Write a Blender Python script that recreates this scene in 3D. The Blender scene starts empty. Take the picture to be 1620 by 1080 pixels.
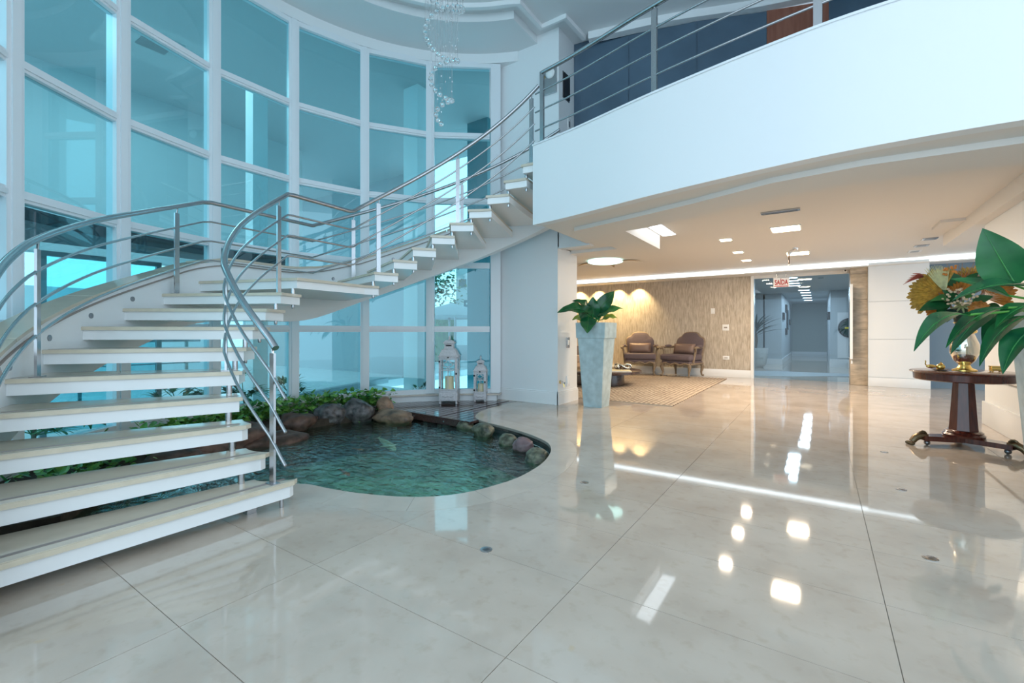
import bpy, bmesh, math, random
from mathutils import Vector, Matrix, geometry, noise

PI = math.pi
rnd = random.Random(7)
scene = bpy.context.scene
COL = scene.collection

# ------------------------------------------------------------------ camera
cam_data = bpy.data.cameras.new('camera')
cam = bpy.data.objects.new('camera', cam_data)
COL.objects.link(cam)
cam.location = (0, 0, 1.2)
cam.rotation_euler = (PI / 2, 0, math.radians(34))
cam_data.sensor_width = 36
cam_data.lens = 16.0
cam_data.shift_y = -15 / 1620
cam_data.clip_start = 0.02
scene.camera = cam

# ------------------------------------------------------------------ world, exposure
world = bpy.data.worlds.new('sky')
scene.world = world
world.use_nodes = True
bg = world.node_tree.nodes['Background']
bg.inputs['Color'].default_value = (0.665, 0.85, 1.0, 1)
bg.inputs['Strength'].default_value = 1.75
scene.view_settings.view_transform = 'Standard'
scene.view_settings.look = 'None'
scene.view_settings.gamma = 1
scene.view_settings.use_curve_mapping = False
scene.view_settings.exposure = 0.47

# ------------------------------------------------------------------ materials
MATS = {}


def _new(name):
    m = bpy.data.materials.new(name)
    m.use_nodes = True
    nt = m.node_tree
    return m, nt, nt.nodes['Principled BSDF'], nt.nodes['Material Output']


def pos_noise(nt, scale, stretch=(1, 1, 1), detail=4, obj=False):
    if obj:
        g = nt.nodes.new('ShaderNodeTexCoord').outputs['Object']
    else:
        g = nt.nodes.new('ShaderNodeNewGeometry').outputs['Position']
    mp = nt.nodes.new('ShaderNodeMapping')
    mp.inputs['Scale'].default_value = stretch
    nt.links.new(g, mp.inputs['Vector'])
    n = nt.nodes.new('ShaderNodeTexNoise')
    n.inputs['Scale'].default_value = scale
    n.inputs['Detail'].default_value = detail
    nt.links.new(mp.outputs[0], n.inputs['Vector'])
    return n.outputs['Fac']


def ramp(nt, fac, stops):
    r = nt.nodes.new('ShaderNodeValToRGB')
    e = r.color_ramp.elements
    e[0].position, e[0].color = stops[0][0], (*stops[0][1], 1)
    e[1].position, e[1].color = stops[-1][0], (*stops[-1][1], 1)
    for p, c in stops[1:-1]:
        x = e.new(p)
        x.color = (*c, 1)
    nt.links.new(fac, r.inputs['Fac'])
    return r.outputs['Color']


def bump(nt, fac, bsdf, strength=0.2, dist=0.01):
    b = nt.nodes.new('ShaderNodeBump')
    b.inputs['Strength'].default_value = strength
    b.inputs['Distance'].default_value = dist
    nt.links.new(fac, b.inputs['Height'])
    nt.links.new(b.outputs[0], bsdf.inputs['Normal'])
    return b


def mat(name, col, rough=0.5, metal=0.0, var=0.0, scale=6, stretch=(1, 1, 1), bmp=0.0, spec=0.5, coat=0.0, emit=None, emit_s=0.0, obj=False, sub=0.0):
    if name in MATS:
        return MATS[name]
    m, nt, b, out = _new(name)
    b.inputs['Base Color'].default_value = (*col, 1)
    b.inputs['Roughness'].default_value = rough
    b.inputs['Metallic'].default_value = metal
    b.inputs['Specular IOR Level'].default_value = spec
    b.inputs['Coat Weight'].default_value = coat
    b.inputs['Coat Roughness'].default_value = 0.05
    if var or bmp:
        fac = pos_noise(nt, scale, stretch, obj=obj)
        if var:
            lo = tuple(c * (1 - var) for c in col)
            hi = tuple(min(1, c * (1 + var)) for c in col)
            nt.links.new(ramp(nt, fac, [(0.3, lo), (0.7, hi)]), b.inputs['Base Color'])
        if bmp:
            bump(nt, fac, b, bmp)
    if emit:
        b.inputs['Emission Color'].default_value = (*emit, 1)
        b.inputs['Emission Strength'].default_value = emit_s
    MATS[name] = m
    return m


def schlick(nt, ior, normal=None):
    """reflectance that is the same on both faces of a thin pane"""
    lw = nt.nodes.new('ShaderNodeLayerWeight')
    lw.inputs['Blend'].default_value = 0.5
    if normal:
        nt.links.new(normal, lw.inputs['Normal'])
    pw = nt.nodes.new('ShaderNodeMath')
    pw.operation = 'POWER'
    pw.inputs[1].default_value = 5
    nt.links.new(lw.outputs['Facing'], pw.inputs[0])
    f0 = ((ior - 1) / (ior + 1)) ** 2
    ma = nt.nodes.new('ShaderNodeMath')
    ma.operation = 'MULTIPLY_ADD'
    ma.inputs[1].default_value = 1 - f0
    ma.inputs[2].default_value = f0
    nt.links.new(pw.outputs[0], ma.inputs[0])
    return ma.outputs[0]


def glass_mat(name, tint, gloss=1.0, ior=1.5, rough=0.0, base=0.04):
    """Thin tinted pane: what lies behind, tinted, plus a mirror reflection that grows at grazing angles."""
    m, nt, b, out = _new(name)
    nt.nodes.remove(b)
    tr = nt.nodes.new('ShaderNodeBsdfTransparent')
    tr.inputs['Color'].default_value = (*tint, 1)
    gl = nt.nodes.new('ShaderNodeBsdfGlossy')
    gl.inputs['Roughness'].default_value = rough
    fr = schlick(nt, ior)
    ad = nt.nodes.new('ShaderNodeMath')
    ad.operation = 'MULTIPLY_ADD'
    ad.inputs[1].default_value = gloss
    ad.inputs[2].default_value = base
    ad.use_clamp = True
    nt.links.new(fr, ad.inputs[0])
    mx = nt.nodes.new('ShaderNodeMixShader')
    nt.links.new(ad.outputs[0], mx.inputs[0])
    nt.links.new(tr.outputs[0], mx.inputs[1])
    nt.links.new(gl.outputs[0], mx.inputs[2])
    nt.links.new(mx.outputs[0], out.inputs['Surface'])
    MATS[name] = m
    return m


def stone_floor():
    m, nt, b, out = _new('polished cream marble')
    f1 = pos_noise(nt, 2.2, detail=8)
    f2 = pos_noise(nt, 14, detail=5)
    c1 = ramp(nt, f1, [(0.3, (0.485, 0.405, 0.335)), (0.55, (0.565, 0.485, 0.41)), (0.75, (0.605, 0.53, 0.455))])
    c2 = ramp(nt, f2, [(0.25, (0.88, 0.85, 0.80)), (0.45, (1, 1, 1))])
    mx = nt.nodes.new('ShaderNodeMix')
    mx.data_type = 'RGBA'
    mx.blend_type = 'MULTIPLY'
    mx.inputs[0].default_value = 0.8
    nt.links.new(c1, mx.inputs[6])
    nt.links.new(c2, mx.inputs[7])
    # rust coloured flecks of the stone
    f3 = pos_noise(nt, 5.5, detail=2)
    fm = ramp(nt, f3, [(0.735, (0, 0, 0)), (0.78, (0.55, 0.55, 0.55))])
    m2 = nt.nodes.new('ShaderNodeMix')
    m2.data_type = 'RGBA'
    nt.links.new(fm, m2.inputs[0])
    nt.links.new(mx.outputs[2], m2.inputs[6])
    m2.inputs[7].default_value = (0.55, 0.40, 0.22, 1)
    # slight tone change from slab to slab
    oi = nt.nodes.new('ShaderNodeObjectInfo')
    tone = ramp(nt, oi.outputs['Random'], [(0, (0.94, 0.94, 0.94)), (1, (1, 1, 1))])
    m3 = nt.nodes.new('ShaderNodeMix')
    m3.data_type = 'RGBA'
    m3.blend_type = 'MULTIPLY'
    m3.inputs[0].default_value = 1
    nt.links.new(m2.outputs[2], m3.inputs[6])
    nt.links.new(tone, m3.inputs[7])
    nt.links.new(m3.outputs[2], b.inputs['Base Color'])
    b.inputs['Roughness'].default_value = 0.045
    b.inputs['Specular IOR Level'].default_value = 0.62
    MATS['floor'] = m


def far_floor():
    """The same marble with its joints drawn in, for the far floor where slabs shrink to a few pixels."""
    m = MATS['floor'].copy()
    m.name = 'polished cream marble, far'
    MATS['floor_far'] = m


def wallpaper():
    m, nt, b, out = _new('textured beige wallpaper')
    f = pos_noise(nt, 10, (4.5, 4.5, 0.6), 6)
    nt.links.new(ramp(nt, f, [(0.3, (0.37, 0.315, 0.245)), (0.5, (0.49, 0.43, 0.35)), (0.7, (0.61, 0.55, 0.465))]), b.inputs['Base Color'])
    b.inputs['Roughness'].default_value = 0.6
    bump(nt, f, b, 0.35, 0.01)
    MATS['wallpaper'] = m


def wood(name, c0, c1, rough=0.25, stretch=(12, 1, 1), scale=3, coat=0.3):
    m, nt, b, out = _new(name)
    f = pos_noise(nt, scale, stretch, 6)
    nt.links.new(ramp(nt, f, [(0.3, c0), (0.7, c1)]), b.inputs['Base Color'])
    b.inputs['Roughness'].default_value = rough
    b.inputs['Coat Weight'].default_value = coat
    bump(nt, f, b, 0.08, 0.005)
    MATS[name] = m
    return m


def rug_mat():
    m, nt, b, out = _new('woven rug')
    g = nt.nodes.new('ShaderNodeNewGeometry').outputs['Position']
    w1 = nt.nodes.new('ShaderNodeTexWave')
    w1.bands_direction = 'X'
    w1.inputs['Scale'].default_value = 3.8
    w1.inputs['Distortion'].default_value = 1.5
    w2 = nt.nodes.new('ShaderNodeTexWave')
    w2.bands_direction = 'Y'
    w2.inputs['Scale'].default_value = 2.3
    w2.inputs['Distortion'].default_value = 2.0
    nt.links.new(g, w1.inputs['Vector'])
    nt.links.new(g, w2.inputs['Vector'])
    mul = nt.nodes.new('ShaderNodeMath')
    mul.operation = 'MULTIPLY'
    nt.links.new(w1.outputs['Fac'], mul.inputs[0])
    nt.links.new(w2.outputs['Fac'], mul.inputs[1])
    n = pos_noise(nt, 3, detail=5)
    ad = nt.nodes.new('ShaderNodeMath')
    ad.operation = 'MULTIPLY_ADD'
    ad.inputs[1].default_value = 0.55
    nt.links.new(n, ad.inputs[0])
    nt.links.new(mul.outputs[0], ad.inputs[2])
    nt.links.new(ramp(nt, ad.outputs[0], [(0.2, (0.55, 0.46, 0.36)), (0.55, (0.39, 0.31, 0.235)), (1.0, (0.17, 0.125, 0.10))]), b.inputs['Base Color'])
    b.inputs['Roughness'].default_value = 0.95
    b.inputs['Specular IOR Level'].default_value = 0.1
    bump(nt, mul.outputs[0], b, 0.5, 0.01)
    MATS['rug'] = m


def water_mat():
    m, nt, b, out = _new('pond water')
    nt.nodes.remove(b)
    g = nt.nodes.new('ShaderNodeNewGeometry').outputs['Position']
    mp = nt.nodes.new('ShaderNodeMapping')
    mp.inputs['Scale'].default_value = (1, 1.5, 1)
    nt.links.new(g, mp.inputs['Vector'])
    n = nt.nodes.new('ShaderNodeTexNoise')
    n.inputs['Scale'].default_value = 9
    n.inputs['Detail'].default_value = 2.5
    n.inputs['Distortion'].default_value = 0.9
    nt.links.new(mp.outputs[0], n.inputs['Vector'])
    bp = nt.nodes.new('ShaderNodeBump')
    bp.inputs['Strength'].default_value = 0.55
    bp.inputs['Distance'].default_value = 0.035
    nt.links.new(n.outputs['Fac'], bp.inputs['Height'])
    tr = nt.nodes.new('ShaderNodeBsdfTransparent')
    tr.inputs['Color'].default_value = (0.80, 0.95, 0.91, 1)
    gl = nt.nodes.new('ShaderNodeBsdfGlossy')
    gl.inputs['Roughness'].default_value = 0.02
    nt.links.new(bp.outputs[0], gl.inputs['Normal'])
    fr = schlick(nt, 1.36, bp.outputs[0])
    mx = nt.nodes.new('ShaderNodeMixShader')
    nt.links.new(fr, mx.inputs[0])
    nt.links.new(tr.outputs[0], mx.inputs[1])
    nt.links.new(gl.outputs[0], mx.inputs[2])
    nt.links.new(mx.outputs[0], out.inputs['Surface'])
    MATS['water'] = m


def emis(name, col, s):
    m, nt, b, out = _new(name)
    nt.nodes.remove(b)
    e = nt.nodes.new('ShaderNodeEmission')
    e.inputs['Color'].default_value = (*col, 1)
    e.inputs['Strength'].default_value = s
    nt.links.new(e.outputs[0], out.inputs['Surface'])
    MATS[name] = m


def crystal_mat():
    m, nt, b, out = _new('cut crystal')
    b.inputs['Base Color'].default_value = (0.97, 0.99, 1, 1)
    b.inputs['Roughness'].default_value = 0.02
    b.inputs['Transmission Weight'].default_value = 1.0
    b.inputs['IOR'].default_value = 1.55
    MATS['crystal'] = m


def leaf_mat(name, c0, c1, rough=0.3):
    m, nt, b, out = _new(name)
    f = pos_noise(nt, 7, detail=3)
    nt.links.new(ramp(nt, f, [(0.35, c0), (0.65, c1)]), b.inputs['Base Color'])
    b.inputs['Roughness'].default_value = rough
    b.inputs['Specular IOR Level'].default_value = 0.5
    MATS[name] = m


stone_floor()
far_floor()
wallpaper()
rug_mat()
water_mat()
crystal_mat()
glass_mat('teal_glass', (0.60, 0.885, 0.925), 1.0, 1.5, 0.0, 0.035)
glass_mat('clear_glass', (0.93, 0.97, 0.97), 1.0, 1.45, 0.0, 0.0)
glass_mat('grey_glass', (0.80, 0.88, 0.93), 0.8, 1.45, 0.0, 0.0)
mat('grout', (0.30, 0.27, 0.24), 0.8)
mat('white', (0.80, 0.82, 0.83), 0.45)
mat('white_frame', (0.78, 0.81, 0.84), 0.35)
mat('ceiling_white', (0.74, 0.76, 0.77), 0.7)
mat('cream_ceiling', (0.78, 0.75, 0.71), 0.65)
mat('white_gloss', (0.82, 0.83, 0.83), 0.18)
mat('tread_stone', (0.58, 0.515, 0.415), 0.12, var=0.04, scale=9)
mat('tread_edge', (0.62, 0.545, 0.42), 0.2, var=0.06, scale=12)
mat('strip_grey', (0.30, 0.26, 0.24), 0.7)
mat('coping', (0.56, 0.485, 0.41), 0.08, var=0.06, scale=5)
mat('steel', (0.50, 0.51, 0.53), 0.24, 1.0)
mat('dark_steel', (0.30, 0.31, 0.33), 0.3, 1.0)
mat('chrome', (0.8, 0.8, 0.82), 0.08, 1.0)
mat('gold', (0.85, 0.62, 0.20), 0.16, 1.0)
mat('brass', (0.22, 0.165, 0.10), 0.35, 1.0, var=0.2, scale=40)
mat('mercury', (0.86, 0.80, 0.68), 0.06, 1.0)
mat('soil', (0.045, 0.032, 0.022), 0.95, var=0.3, scale=20, bmp=0.5)
mat('basin', (0.31, 0.47, 0.34), 0.9, var=0.45, scale=3.0)
mat('basin_wall', (0.03, 0.045, 0.045), 0.8, var=0.4, scale=8)
mat('rock_brown', (0.095, 0.050, 0.036), 0.5, var=0.6, scale=10, bmp=0.8)
mat('rock_grey', (0.10, 0.088, 0.088), 0.38, var=0.75, scale=14, bmp=0.8)
mat('rock_tan', (0.23, 0.145, 0.095), 0.45, var=0.65, scale=8, bmp=0.6)
mat('rock_green', (0.115, 0.12, 0.082), 0.45, var=0.8, scale=16, bmp=0.8)
mat('rock_pink', (0.17, 0.115, 0.12), 0.42, var=0.35, scale=13, bmp=0.4)
wood('deck_wood', (0.045, 0.026, 0.024), (0.085, 0.048, 0.042), 0.16, (14, 0.8, 14), 3, 0.4)
wood('mahogany', (0.055, 0.010, 0.007), (0.12, 0.024, 0.014), 0.24, (14, 14, 1.2), 3, 0.5)
wood('carved_wood', (0.16, 0.115, 0.075), (0.30, 0.225, 0.15), 0.45, (10, 10, 2), 6, 0.0)
wood('dark_wood', (0.030, 0.014, 0.010), (0.060, 0.028, 0.020), 0.25, (12, 1, 12), 3, 0.3)
wood('red_wood', (0.22, 0.075, 0.045), (0.33, 0.13, 0.085), 0.35, (9, 9, 0.8), 2, 0.1)
mat('canopy_wood', (0.06, 0.04, 0.05), 0.5, var=0.3, scale=3, stretch=(1, 8, 1))
mat('upholstery', (0.125, 0.095, 0.108), 0.8, var=0.08, scale=60)
mat('cushion_satin', (0.20, 0.135, 0.115), 0.45)
mat('sofa_grey', (0.13, 0.115, 0.115), 0.9)
mat('sofa_beige', (0.40, 0.32, 0.26), 0.9)
mat('pot_glaze', (0.47, 0.58, 0.60), 0.22, var=0.15, scale=9, bmp=0.15)
mat('pot_white', (0.55, 0.57, 0.56), 0.3)
mat('distressed_white', (0.62, 0.60, 0.62), 0.6, var=0.12, scale=35)
mat('iron', (0.02, 0.02, 0.022), 0.5, 0.6)
mat('wax', (0.80, 0.70, 0.45), 0.5)
mat('travertine', (0.47, 0.375, 0.27), 0.35, var=0.28, scale=5, stretch=(1, 1, 3))
mat('dark_blue', (0.085, 0.135, 0.19), 0.14, var=0.15, scale=1.5)
mat('corridor_wall', (0.50, 0.55, 0.58), 0.5)
mat('corridor_back', (0.42, 0.47, 0.46), 0.5)
mat('black', (0.012, 0.012, 0.014), 0.4)
mat('picture_dark', (0.05, 0.02, 0.018), 0.3, var=0.9, scale=14)
mat('door_blue', (0.16, 0.22, 0.27), 0.25)
mat('sign_white', (0.85, 0.85, 0.85), 0.4)
mat('sign_red', (0.42, 0.004, 0.015), 0.5)
mat('yellow', (0.75, 0.62, 0.04), 0.4)
mat('mirror_green', (0.04, 0.075, 0.07), 0.1)
mat('porch_white', (0.50, 0.54, 0.55), 0.7)
mat('porch_grey', (0.34, 0.38, 0.40), 0.7)
mat('paving', (0.60, 0.63, 0.64), 0.7, var=0.06, scale=4)
mat('gravel', (0.55, 0.56, 0.56), 0.9, var=0.35, scale=45, bmp=0.5)
mat('facade', (0.85, 0.86, 0.86), 0.7)
mat('teal_panel', (0.02, 0.20, 0.24), 0.3)
mat('koi_white', (0.95, 0.78, 0.52), 0.4, var=0.15, scale=9)
mat('koi_orange', (0.75, 0.17, 0.04), 0.4)
mat('koi_black', (0.03, 0.03, 0.035), 0.4)
mat('amber_leaf', (0.42, 0.17, 0.03), 0.4, var=0.35, scale=25)
mat('gold_leaf', (0.50, 0.34, 0.085), 0.3, 0.55, var=0.3, scale=35)
mat('pampas', (0.62, 0.62, 0.34), 0.8, var=0.2, scale=20)
mat('berry', (0.72, 0.58, 0.40), 0.5)
mat('berry_orange', (0.70, 0.25, 0.04), 0.4)
mat('feather_red', (0.38, 0.10, 0.07), 0.7)
mat('feather_brown', (0.34, 0.22, 0.15), 0.8, var=0.4, scale=40)
leaf_mat('leaf_deep', (0.006, 0.075, 0.030), (0.016, 0.13, 0.040), 0.24)
leaf_mat('leaf_big', (0.008, 0.105, 0.034), (0.018, 0.155, 0.042), 0.3)
leaf_mat('leaf_mid', (0.020, 0.17, 0.045), (0.045, 0.26, 0.050), 0.3)
leaf_mat('leaf_lime', (0.16, 0.30, 0.02), (0.30, 0.42, 0.04), 0.35)
leaf_mat('ivy_green', (0.030, 0.19, 0.035), (0.24, 0.47, 0.08), 0.4)
leaf_mat('leaf_dark', (0.006, 0.028, 0.022), (0.014, 0.05, 0.035), 0.4)
leaf_mat('leaf_garden', (0.012, 0.09, 0.04), (0.05, 0.20, 0.07), 0.45)
mat('stem_green', (0.10, 0.33, 0.05), 0.4)
mat('trunk', (0.12, 0.09, 0.06), 0.8)
mat('leaf_stripe', (0.22, 0.27, 0.11), 0.4)
emis('led_white', (0.82, 0.93, 1.0), 3.6)
emis('led_well', (0.88, 0.95, 1.0), 3.0)
emis('lamp_warm', (1.0, 0.80, 0.50), 14.0)
emis('lamp_cool', (0.80, 0.93, 1.0), 9.0)
emis('lamp_teal', (0.60, 1.0, 0.90), 2.6)


# ------------------------------------------------------------------ mesh helpers
class MB:
    def __init__(s):
        s.v, s.f = [], []

    def add(s, vs, fs):
        o = len(s.v)
        s.v += [tuple(p) for p in vs]
        s.f += [tuple(i + o for i in q) for q in fs]
        return s

    def box(s, x0, x1, y0, y1, z0, z1, M=None):
        vs = [Vector((x, y, z)) for z in (z0, z1) for x, y in ((x0, y0), (x1, y0), (x1, y1), (x0, y1))]
        if M:
            vs = [M @ p for p in vs]
        return s.add(vs, [(3, 2, 1, 0), (4, 5, 6, 7), (0, 1, 5, 4), (1, 2, 6, 5), (2, 3, 7, 6), (3, 0, 4, 7)])

    def bbox(s, x0, x1, y0, y1, z0, z1, b=0.01, M=None):
        """box with bevelled edges (chamfer b)"""
        bm = bmesh.new()
        bmesh.ops.create_cube(bm, size=1)
        for p in bm.verts:
            p.co = Vector(((x0 + x1) / 2 + p.co.x * (x1 - x0), (y0 + y1) / 2 + p.co.y * (y1 - y0), (z0 + z1) / 2 + p.co.z * (z1 - z0)))
        bmesh.ops.bevel(bm, geom=bm.edges[:], offset=b, segments=2, profile=0.6, affect='EDGES')
        bm.verts.index_update()
        vs = [(M @ p.co) if M else p.co.copy() for p in bm.verts]
        fs = [tuple(q.index for q in fc.verts) for fc in bm.faces]
        bm.free()
        return s.add(vs, fs)

    def prism(s, pts, z0, z1, z1s=None):
        n = len(pts)
        ar = sum(pts[i][0] * pts[(i + 1) % n][1] - pts[(i + 1) % n][0] * pts[i][1] for i in range(n))
        if ar < 0:
            pts = pts[::-1]
        vs = [(p[0], p[1], z0) for p in pts] + [(p[0], p[1], z1) for p in pts]
        fs = [tuple(range(n - 1, -1, -1)), tuple(range(n, 2 * n))]
        fs += [(i, (i + 1) % n, (i + 1) % n + n, i + n) for i in range(n)]
        return s.add(vs, fs)

    def tube(s, path, r, seg=10, caps=True, closed=False, radii=None):
        P = [Vector(p) for p in path]
        n = len(P)
        nrm = None
        rings = []
        for i in range(n):
            if closed:
                t = P[(i + 1) % n] - P[i - 1]
            else:
                t = P[min(i + 1, n - 1)] - P[max(i - 1, 0)]
            t.normalize()
            if nrm is None:
                a = Vector((0, 0, 1)) if abs(t.z) < 0.9 else Vector((1, 0, 0))
                nrm = (a - t * a.dot(t)).normalized()
            else:
                nrm = (nrm - t * nrm.dot(t)).normalized()
            bi = t.cross(nrm)
            rr = radii[i] if radii else r
            rings.append([P[i] + (nrm * math.cos(2 * PI * k / seg) + bi * math.sin(2 * PI * k / seg)) * rr for k in range(seg)])
        vs = [p for g in rings for p in g]
        fs = []
        for i in range(n if closed else n - 1):
            a, b = i * seg, ((i + 1) % n) * seg
            for k in range(seg):
                k2 = (k + 1) % seg
                fs.append((a + k, a + k2, b + k2, b + k))
        if caps and not closed:
            fs.append(tuple(range(seg - 1, -1, -1)))
            fs.append(tuple(range((n - 1) * seg, n * seg)))
        return s.add(vs, fs)

    def cyl(s, x, y, z0, z1, r, seg=20, r1=None):
        return s.lathe([(r, z0), (r if r1 is None else r1, z1)], seg, (x, y, 0))

    def lathe(s, prof, seg=24, at=(0, 0, 0), M=None):
        vs, fs = [], []
        n = len(prof)
        for r, z in prof:
            for k in range(seg):
                a = 2 * PI * k / seg
                p = Vector((at[0] + r * math.cos(a), at[1] + r * math.sin(a), at[2] + z))
                vs.append(M @ p if M else p)
        for i in range(n - 1):
            for k in range(seg):
                k2 = (k + 1) % seg
                fs.append((i * seg + k, i * seg + k2, (i + 1) * seg + k2, (i + 1) * seg + k))
        if prof[0][0] > 1e-4:
            fs.append(tuple(range(seg - 1, -1, -1)))
        if prof[-1][0] > 1e-4:
            fs.append(tuple(range((n - 1) * seg, n * seg)))
        return s.add(vs, fs)

    def ell(s, c, rx, ry, rz, seg=12, rings=8, M=None):
        prof = [(math.sin(PI * i / rings), -math.cos(PI * i / rings)) for i in range(rings + 1)]
        prof = [(max(r, 0.0), z) for r, z in prof]
        T = Matrix.Translation(c) @ (M if M else Matrix.Identity(4)) @ Matrix.Diagonal((rx, ry, rz, 1))
        return s.lathe(prof, seg, (0, 0, 0), T)

    def mesh(s, name, angle=35):
        me = bpy.data.meshes.new(name)
        me.from_pydata(s.v, [], s.f)
        me.validate()
        me.update()
        bm = bmesh.new()
        bm.from_mesh(me)
        bmesh.ops.remove_doubles(bm, verts=bm.verts, dist=1e-5)
        bm.to_mesh(me)
        bm.free()
        if angle:
            me.shade_smooth()
            me.set_sharp_from_angle(angle=math.radians(angle))
        return me


def obj(name, mb, m, parent=None, loc=None, rz=0, angle=35):
    me = mb.mesh(name, angle) if isinstance(mb, MB) else mb
    if not me.materials:
        me.materials.append(MATS[m] if isinstance(m, str) else m)
    o = bpy.data.objects.new(name, me)
    COL.objects.link(o)
    if parent:
        o.parent = parent
    if loc:
        o.location = loc
    if rz:
        o.rotation_euler = (0, 0, rz)
    return o


def tag(o, label=None, cat=None, group=None, kind=None):
    if label:
        o['label'] = label
    if cat:
        o['category'] = cat
    if group:
        o['group'] = group
    if kind:
        o['kind'] = kind
    return o


def thing(name, label, cat, loc=(0, 0, 0), rz=0, group=None):
    o = bpy.data.objects.new(name, None)
    o.empty_display_size = 0.1
    COL.objects.link(o)
    o.location = loc
    o.rotation_euler = (0, 0, rz)
    return tag(o, label, cat, group)


def struct(name, mb, m, label, parent=None, angle=35):
    o = obj(name, mb, m, parent, angle=angle)
    if not parent:
        tag(o, label, {'w': 'wall', 'f': 'floor', 'c': 'ceiling', 'b': 'baseboard', 't': 'trim', 'd': 'door'}.get(name[0], 'wall'), kind='structure')
    return o


def copy_tree(o, parent=None):
    c = o.copy()
    COL.objects.link(c)
    c.parent = parent
    for ch in list(o.children):
        copy_tree(ch, c)
    return c


def shared(name, me, parent, M):
    o = bpy.data.objects.new(name, me)
    COL.objects.link(o)
    o.parent = parent
    o.matrix_local = M
    return o


def catmull(pts, k=6, closed=False):
    out = []
    n = len(pts)
    V = [Vector(p) for p in pts]
    for i in range(n if closed else n - 1):
        p0 = V[(i - 1) % n] if closed or i > 0 else V[i] * 2 - V[i + 1]
        p1, p2 = V[i], V[(i + 1) % n]
        p3 = V[(i + 2) % n] if closed or i + 2 < n else p2 * 2 - p1
        for j in range(k):
            t = j / k
            out.append(0.5 * ((2 * p1) + (p2 - p0) * t + (2 * p0 - 5 * p1 + 4 * p2 - p3) * t * t + (3 * p1 - p0 - 3 * p2 + p3) * t ** 3))
    if not closed:
        out.append(V[-1])
    return out


def inside(p, poly):
    c = False
    n = len(poly)
    x, y = p[0], p[1]
    for i in range(n):
        a, b = poly[i], poly[i - 1]
        if (a[1] > y) != (b[1] > y) and x < (b[0] - a[0]) * (y - a[1]) / (b[1] - a[1]) + a[0]:
            c = not c
    return c


def clipped(rect, keep, cut):
    """triangles of RECT (polygon) minus polygon CUT (keep='out') or intersected with it (keep='in')"""
    vs = [Vector(p[:2]) for p in rect] + [Vector(p[:2]) for p in cut]
    n, m = len(rect), len(cut)
    ed = [(i, (i + 1) % n) for i in range(n)] + [(n + i, n + (i + 1) % m) for i in range(m)]
    rv, re, rf, _, _, _ = geometry.delaunay_2d_cdt(vs, ed, [], 0, 1e-5)
    fs = []
    for q in rf:
        c = sum((rv[i] for i in q), Vector((0, 0))) / len(q)
        if inside(c, rect) and (inside(c, cut) == (keep == 'in')):
            fs.append(tuple(q))
    return rv, fs


def slab_from(rv, fs, z0, z1):
    """extrude 2d faces into a slab"""
    mb = MB()
    used = sorted({i for q in fs for i in q})
    ix = {u: k for k, u in enumerate(used)}
    n = len(used)
    vs = [(rv[u].x, rv[u].y, z0) for u in used] + [(rv[u].x, rv[u].y, z1) for u in used]
    F = []
    cnt = {}
    for q in fs:
        ar = sum(rv[q[i]].x * rv[q[(i + 1) % len(q)]].y - rv[q[(i + 1) % len(q)]].x * rv[q[i]].y for i in range(len(q)))
        if ar < 0:
            q = q[::-1]
        F.append(tuple(ix[i] + n for i in q))
        F.append(tuple(ix[i] for i in q[::-1]))
        for i in range(len(q)):
            cnt[(q[i], q[(i + 1) % len(q)])] = 1
    for a, b in cnt:
        if (b, a) not in cnt:
            F.append((ix[a], ix[b], ix[b] + n, ix[a] + n))
    return mb.add(vs, F)


def leaf_mesh(base, tip, width, up, arch=0.1, fold=0.25, n=9, thick=0.0, shape=1.0, wave=0.0):
    """one leaf blade from base to tip, arched along UP, folded on its midrib"""
    B, T, U = Vector(base), Vector(tip), Vector(up).normalized()
    ax = T - B
    L = ax.length
    axn = ax.normalized()
    U = (U - axn * U.dot(axn)).normalized()
    side = axn.cross(U).normalized()
    vs, fs = [], []
    cols = (-1, -0.55, 0, 0.55, 1)
    for i in range(n + 1):
        t = i / n
        w = width * 0.5 * (math.sin(PI * t ** (0.75 * shape)) ** 0.85) * (1 - 0.25 * t) * 1.12
        if i == 0:
            w = width * 0.04
        if i == n:
            w = 0.0015
        c = B + ax * t + U * (arch * L * 4 * t * (1 - t) - 0.0)
        for k in cols:
            z = (abs(k) ** 1.5) * w * fold + wave * w * math.sin(t * 14 + k * 2) * abs(k)
            vs.append(c + side * (k * w) + U * z)
    m = len(cols)
    for i in range(n):
        for k in range(m - 1):
            a = i * m + k
            fs.append((a, a + 1, a + m + 1, a + m))
    return vs, fs


# ------------------------------------------------------------------ plan of the place
CX, CY = -3.0, 3.3                      # centre of the round atrium


def pol(R, deg, z=None):
    a = math.radians(deg)
    p = (CX + R * math.cos(a), CY + R * math.sin(a))
    return p if z is None else (*p, z)


RW = 3.68                               # window ring
MUL = [222.9 - 17.3 * k for k in range(-2, 7)]        # mullion angles, from the left out of view to the right end
pond_ctrl = [(-3.75, 0.15), (-3.75, 1.0), (-3.72, 1.7), (-3.42, 2.04), (-3.12, 2.11), (-2.89, 2.16), (-2.63, 2.25), (-2.44, 2.35), (-2.29, 2.48),
             (-2.18, 2.65), (-2.11, 2.86), (-2.06, 3.14), (-2.08, 3.49), (-2.15, 3.79), (-2.27, 4.08), (-2.45, 4.32), (-2.72, 4.50),
             (-3.05, 4.65), (-3.42, 4.77), (-3.72, 4.85), (-3.94, 4.96), (-4.10, 5.14), (-4.24, 5.45), (-4.32, 5.85), (-4.34, 6.3), (-4.32, 6.62)]
pond_edge = [(p.x, p.y) for p in catmull([(a, b, 0) for a, b in pond_ctrl], 4)]
ring_edge = [pol(RW - 0.12, a) for a in range(118, 247, 4)]
pond_poly = pond_edge + ring_edge


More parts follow.
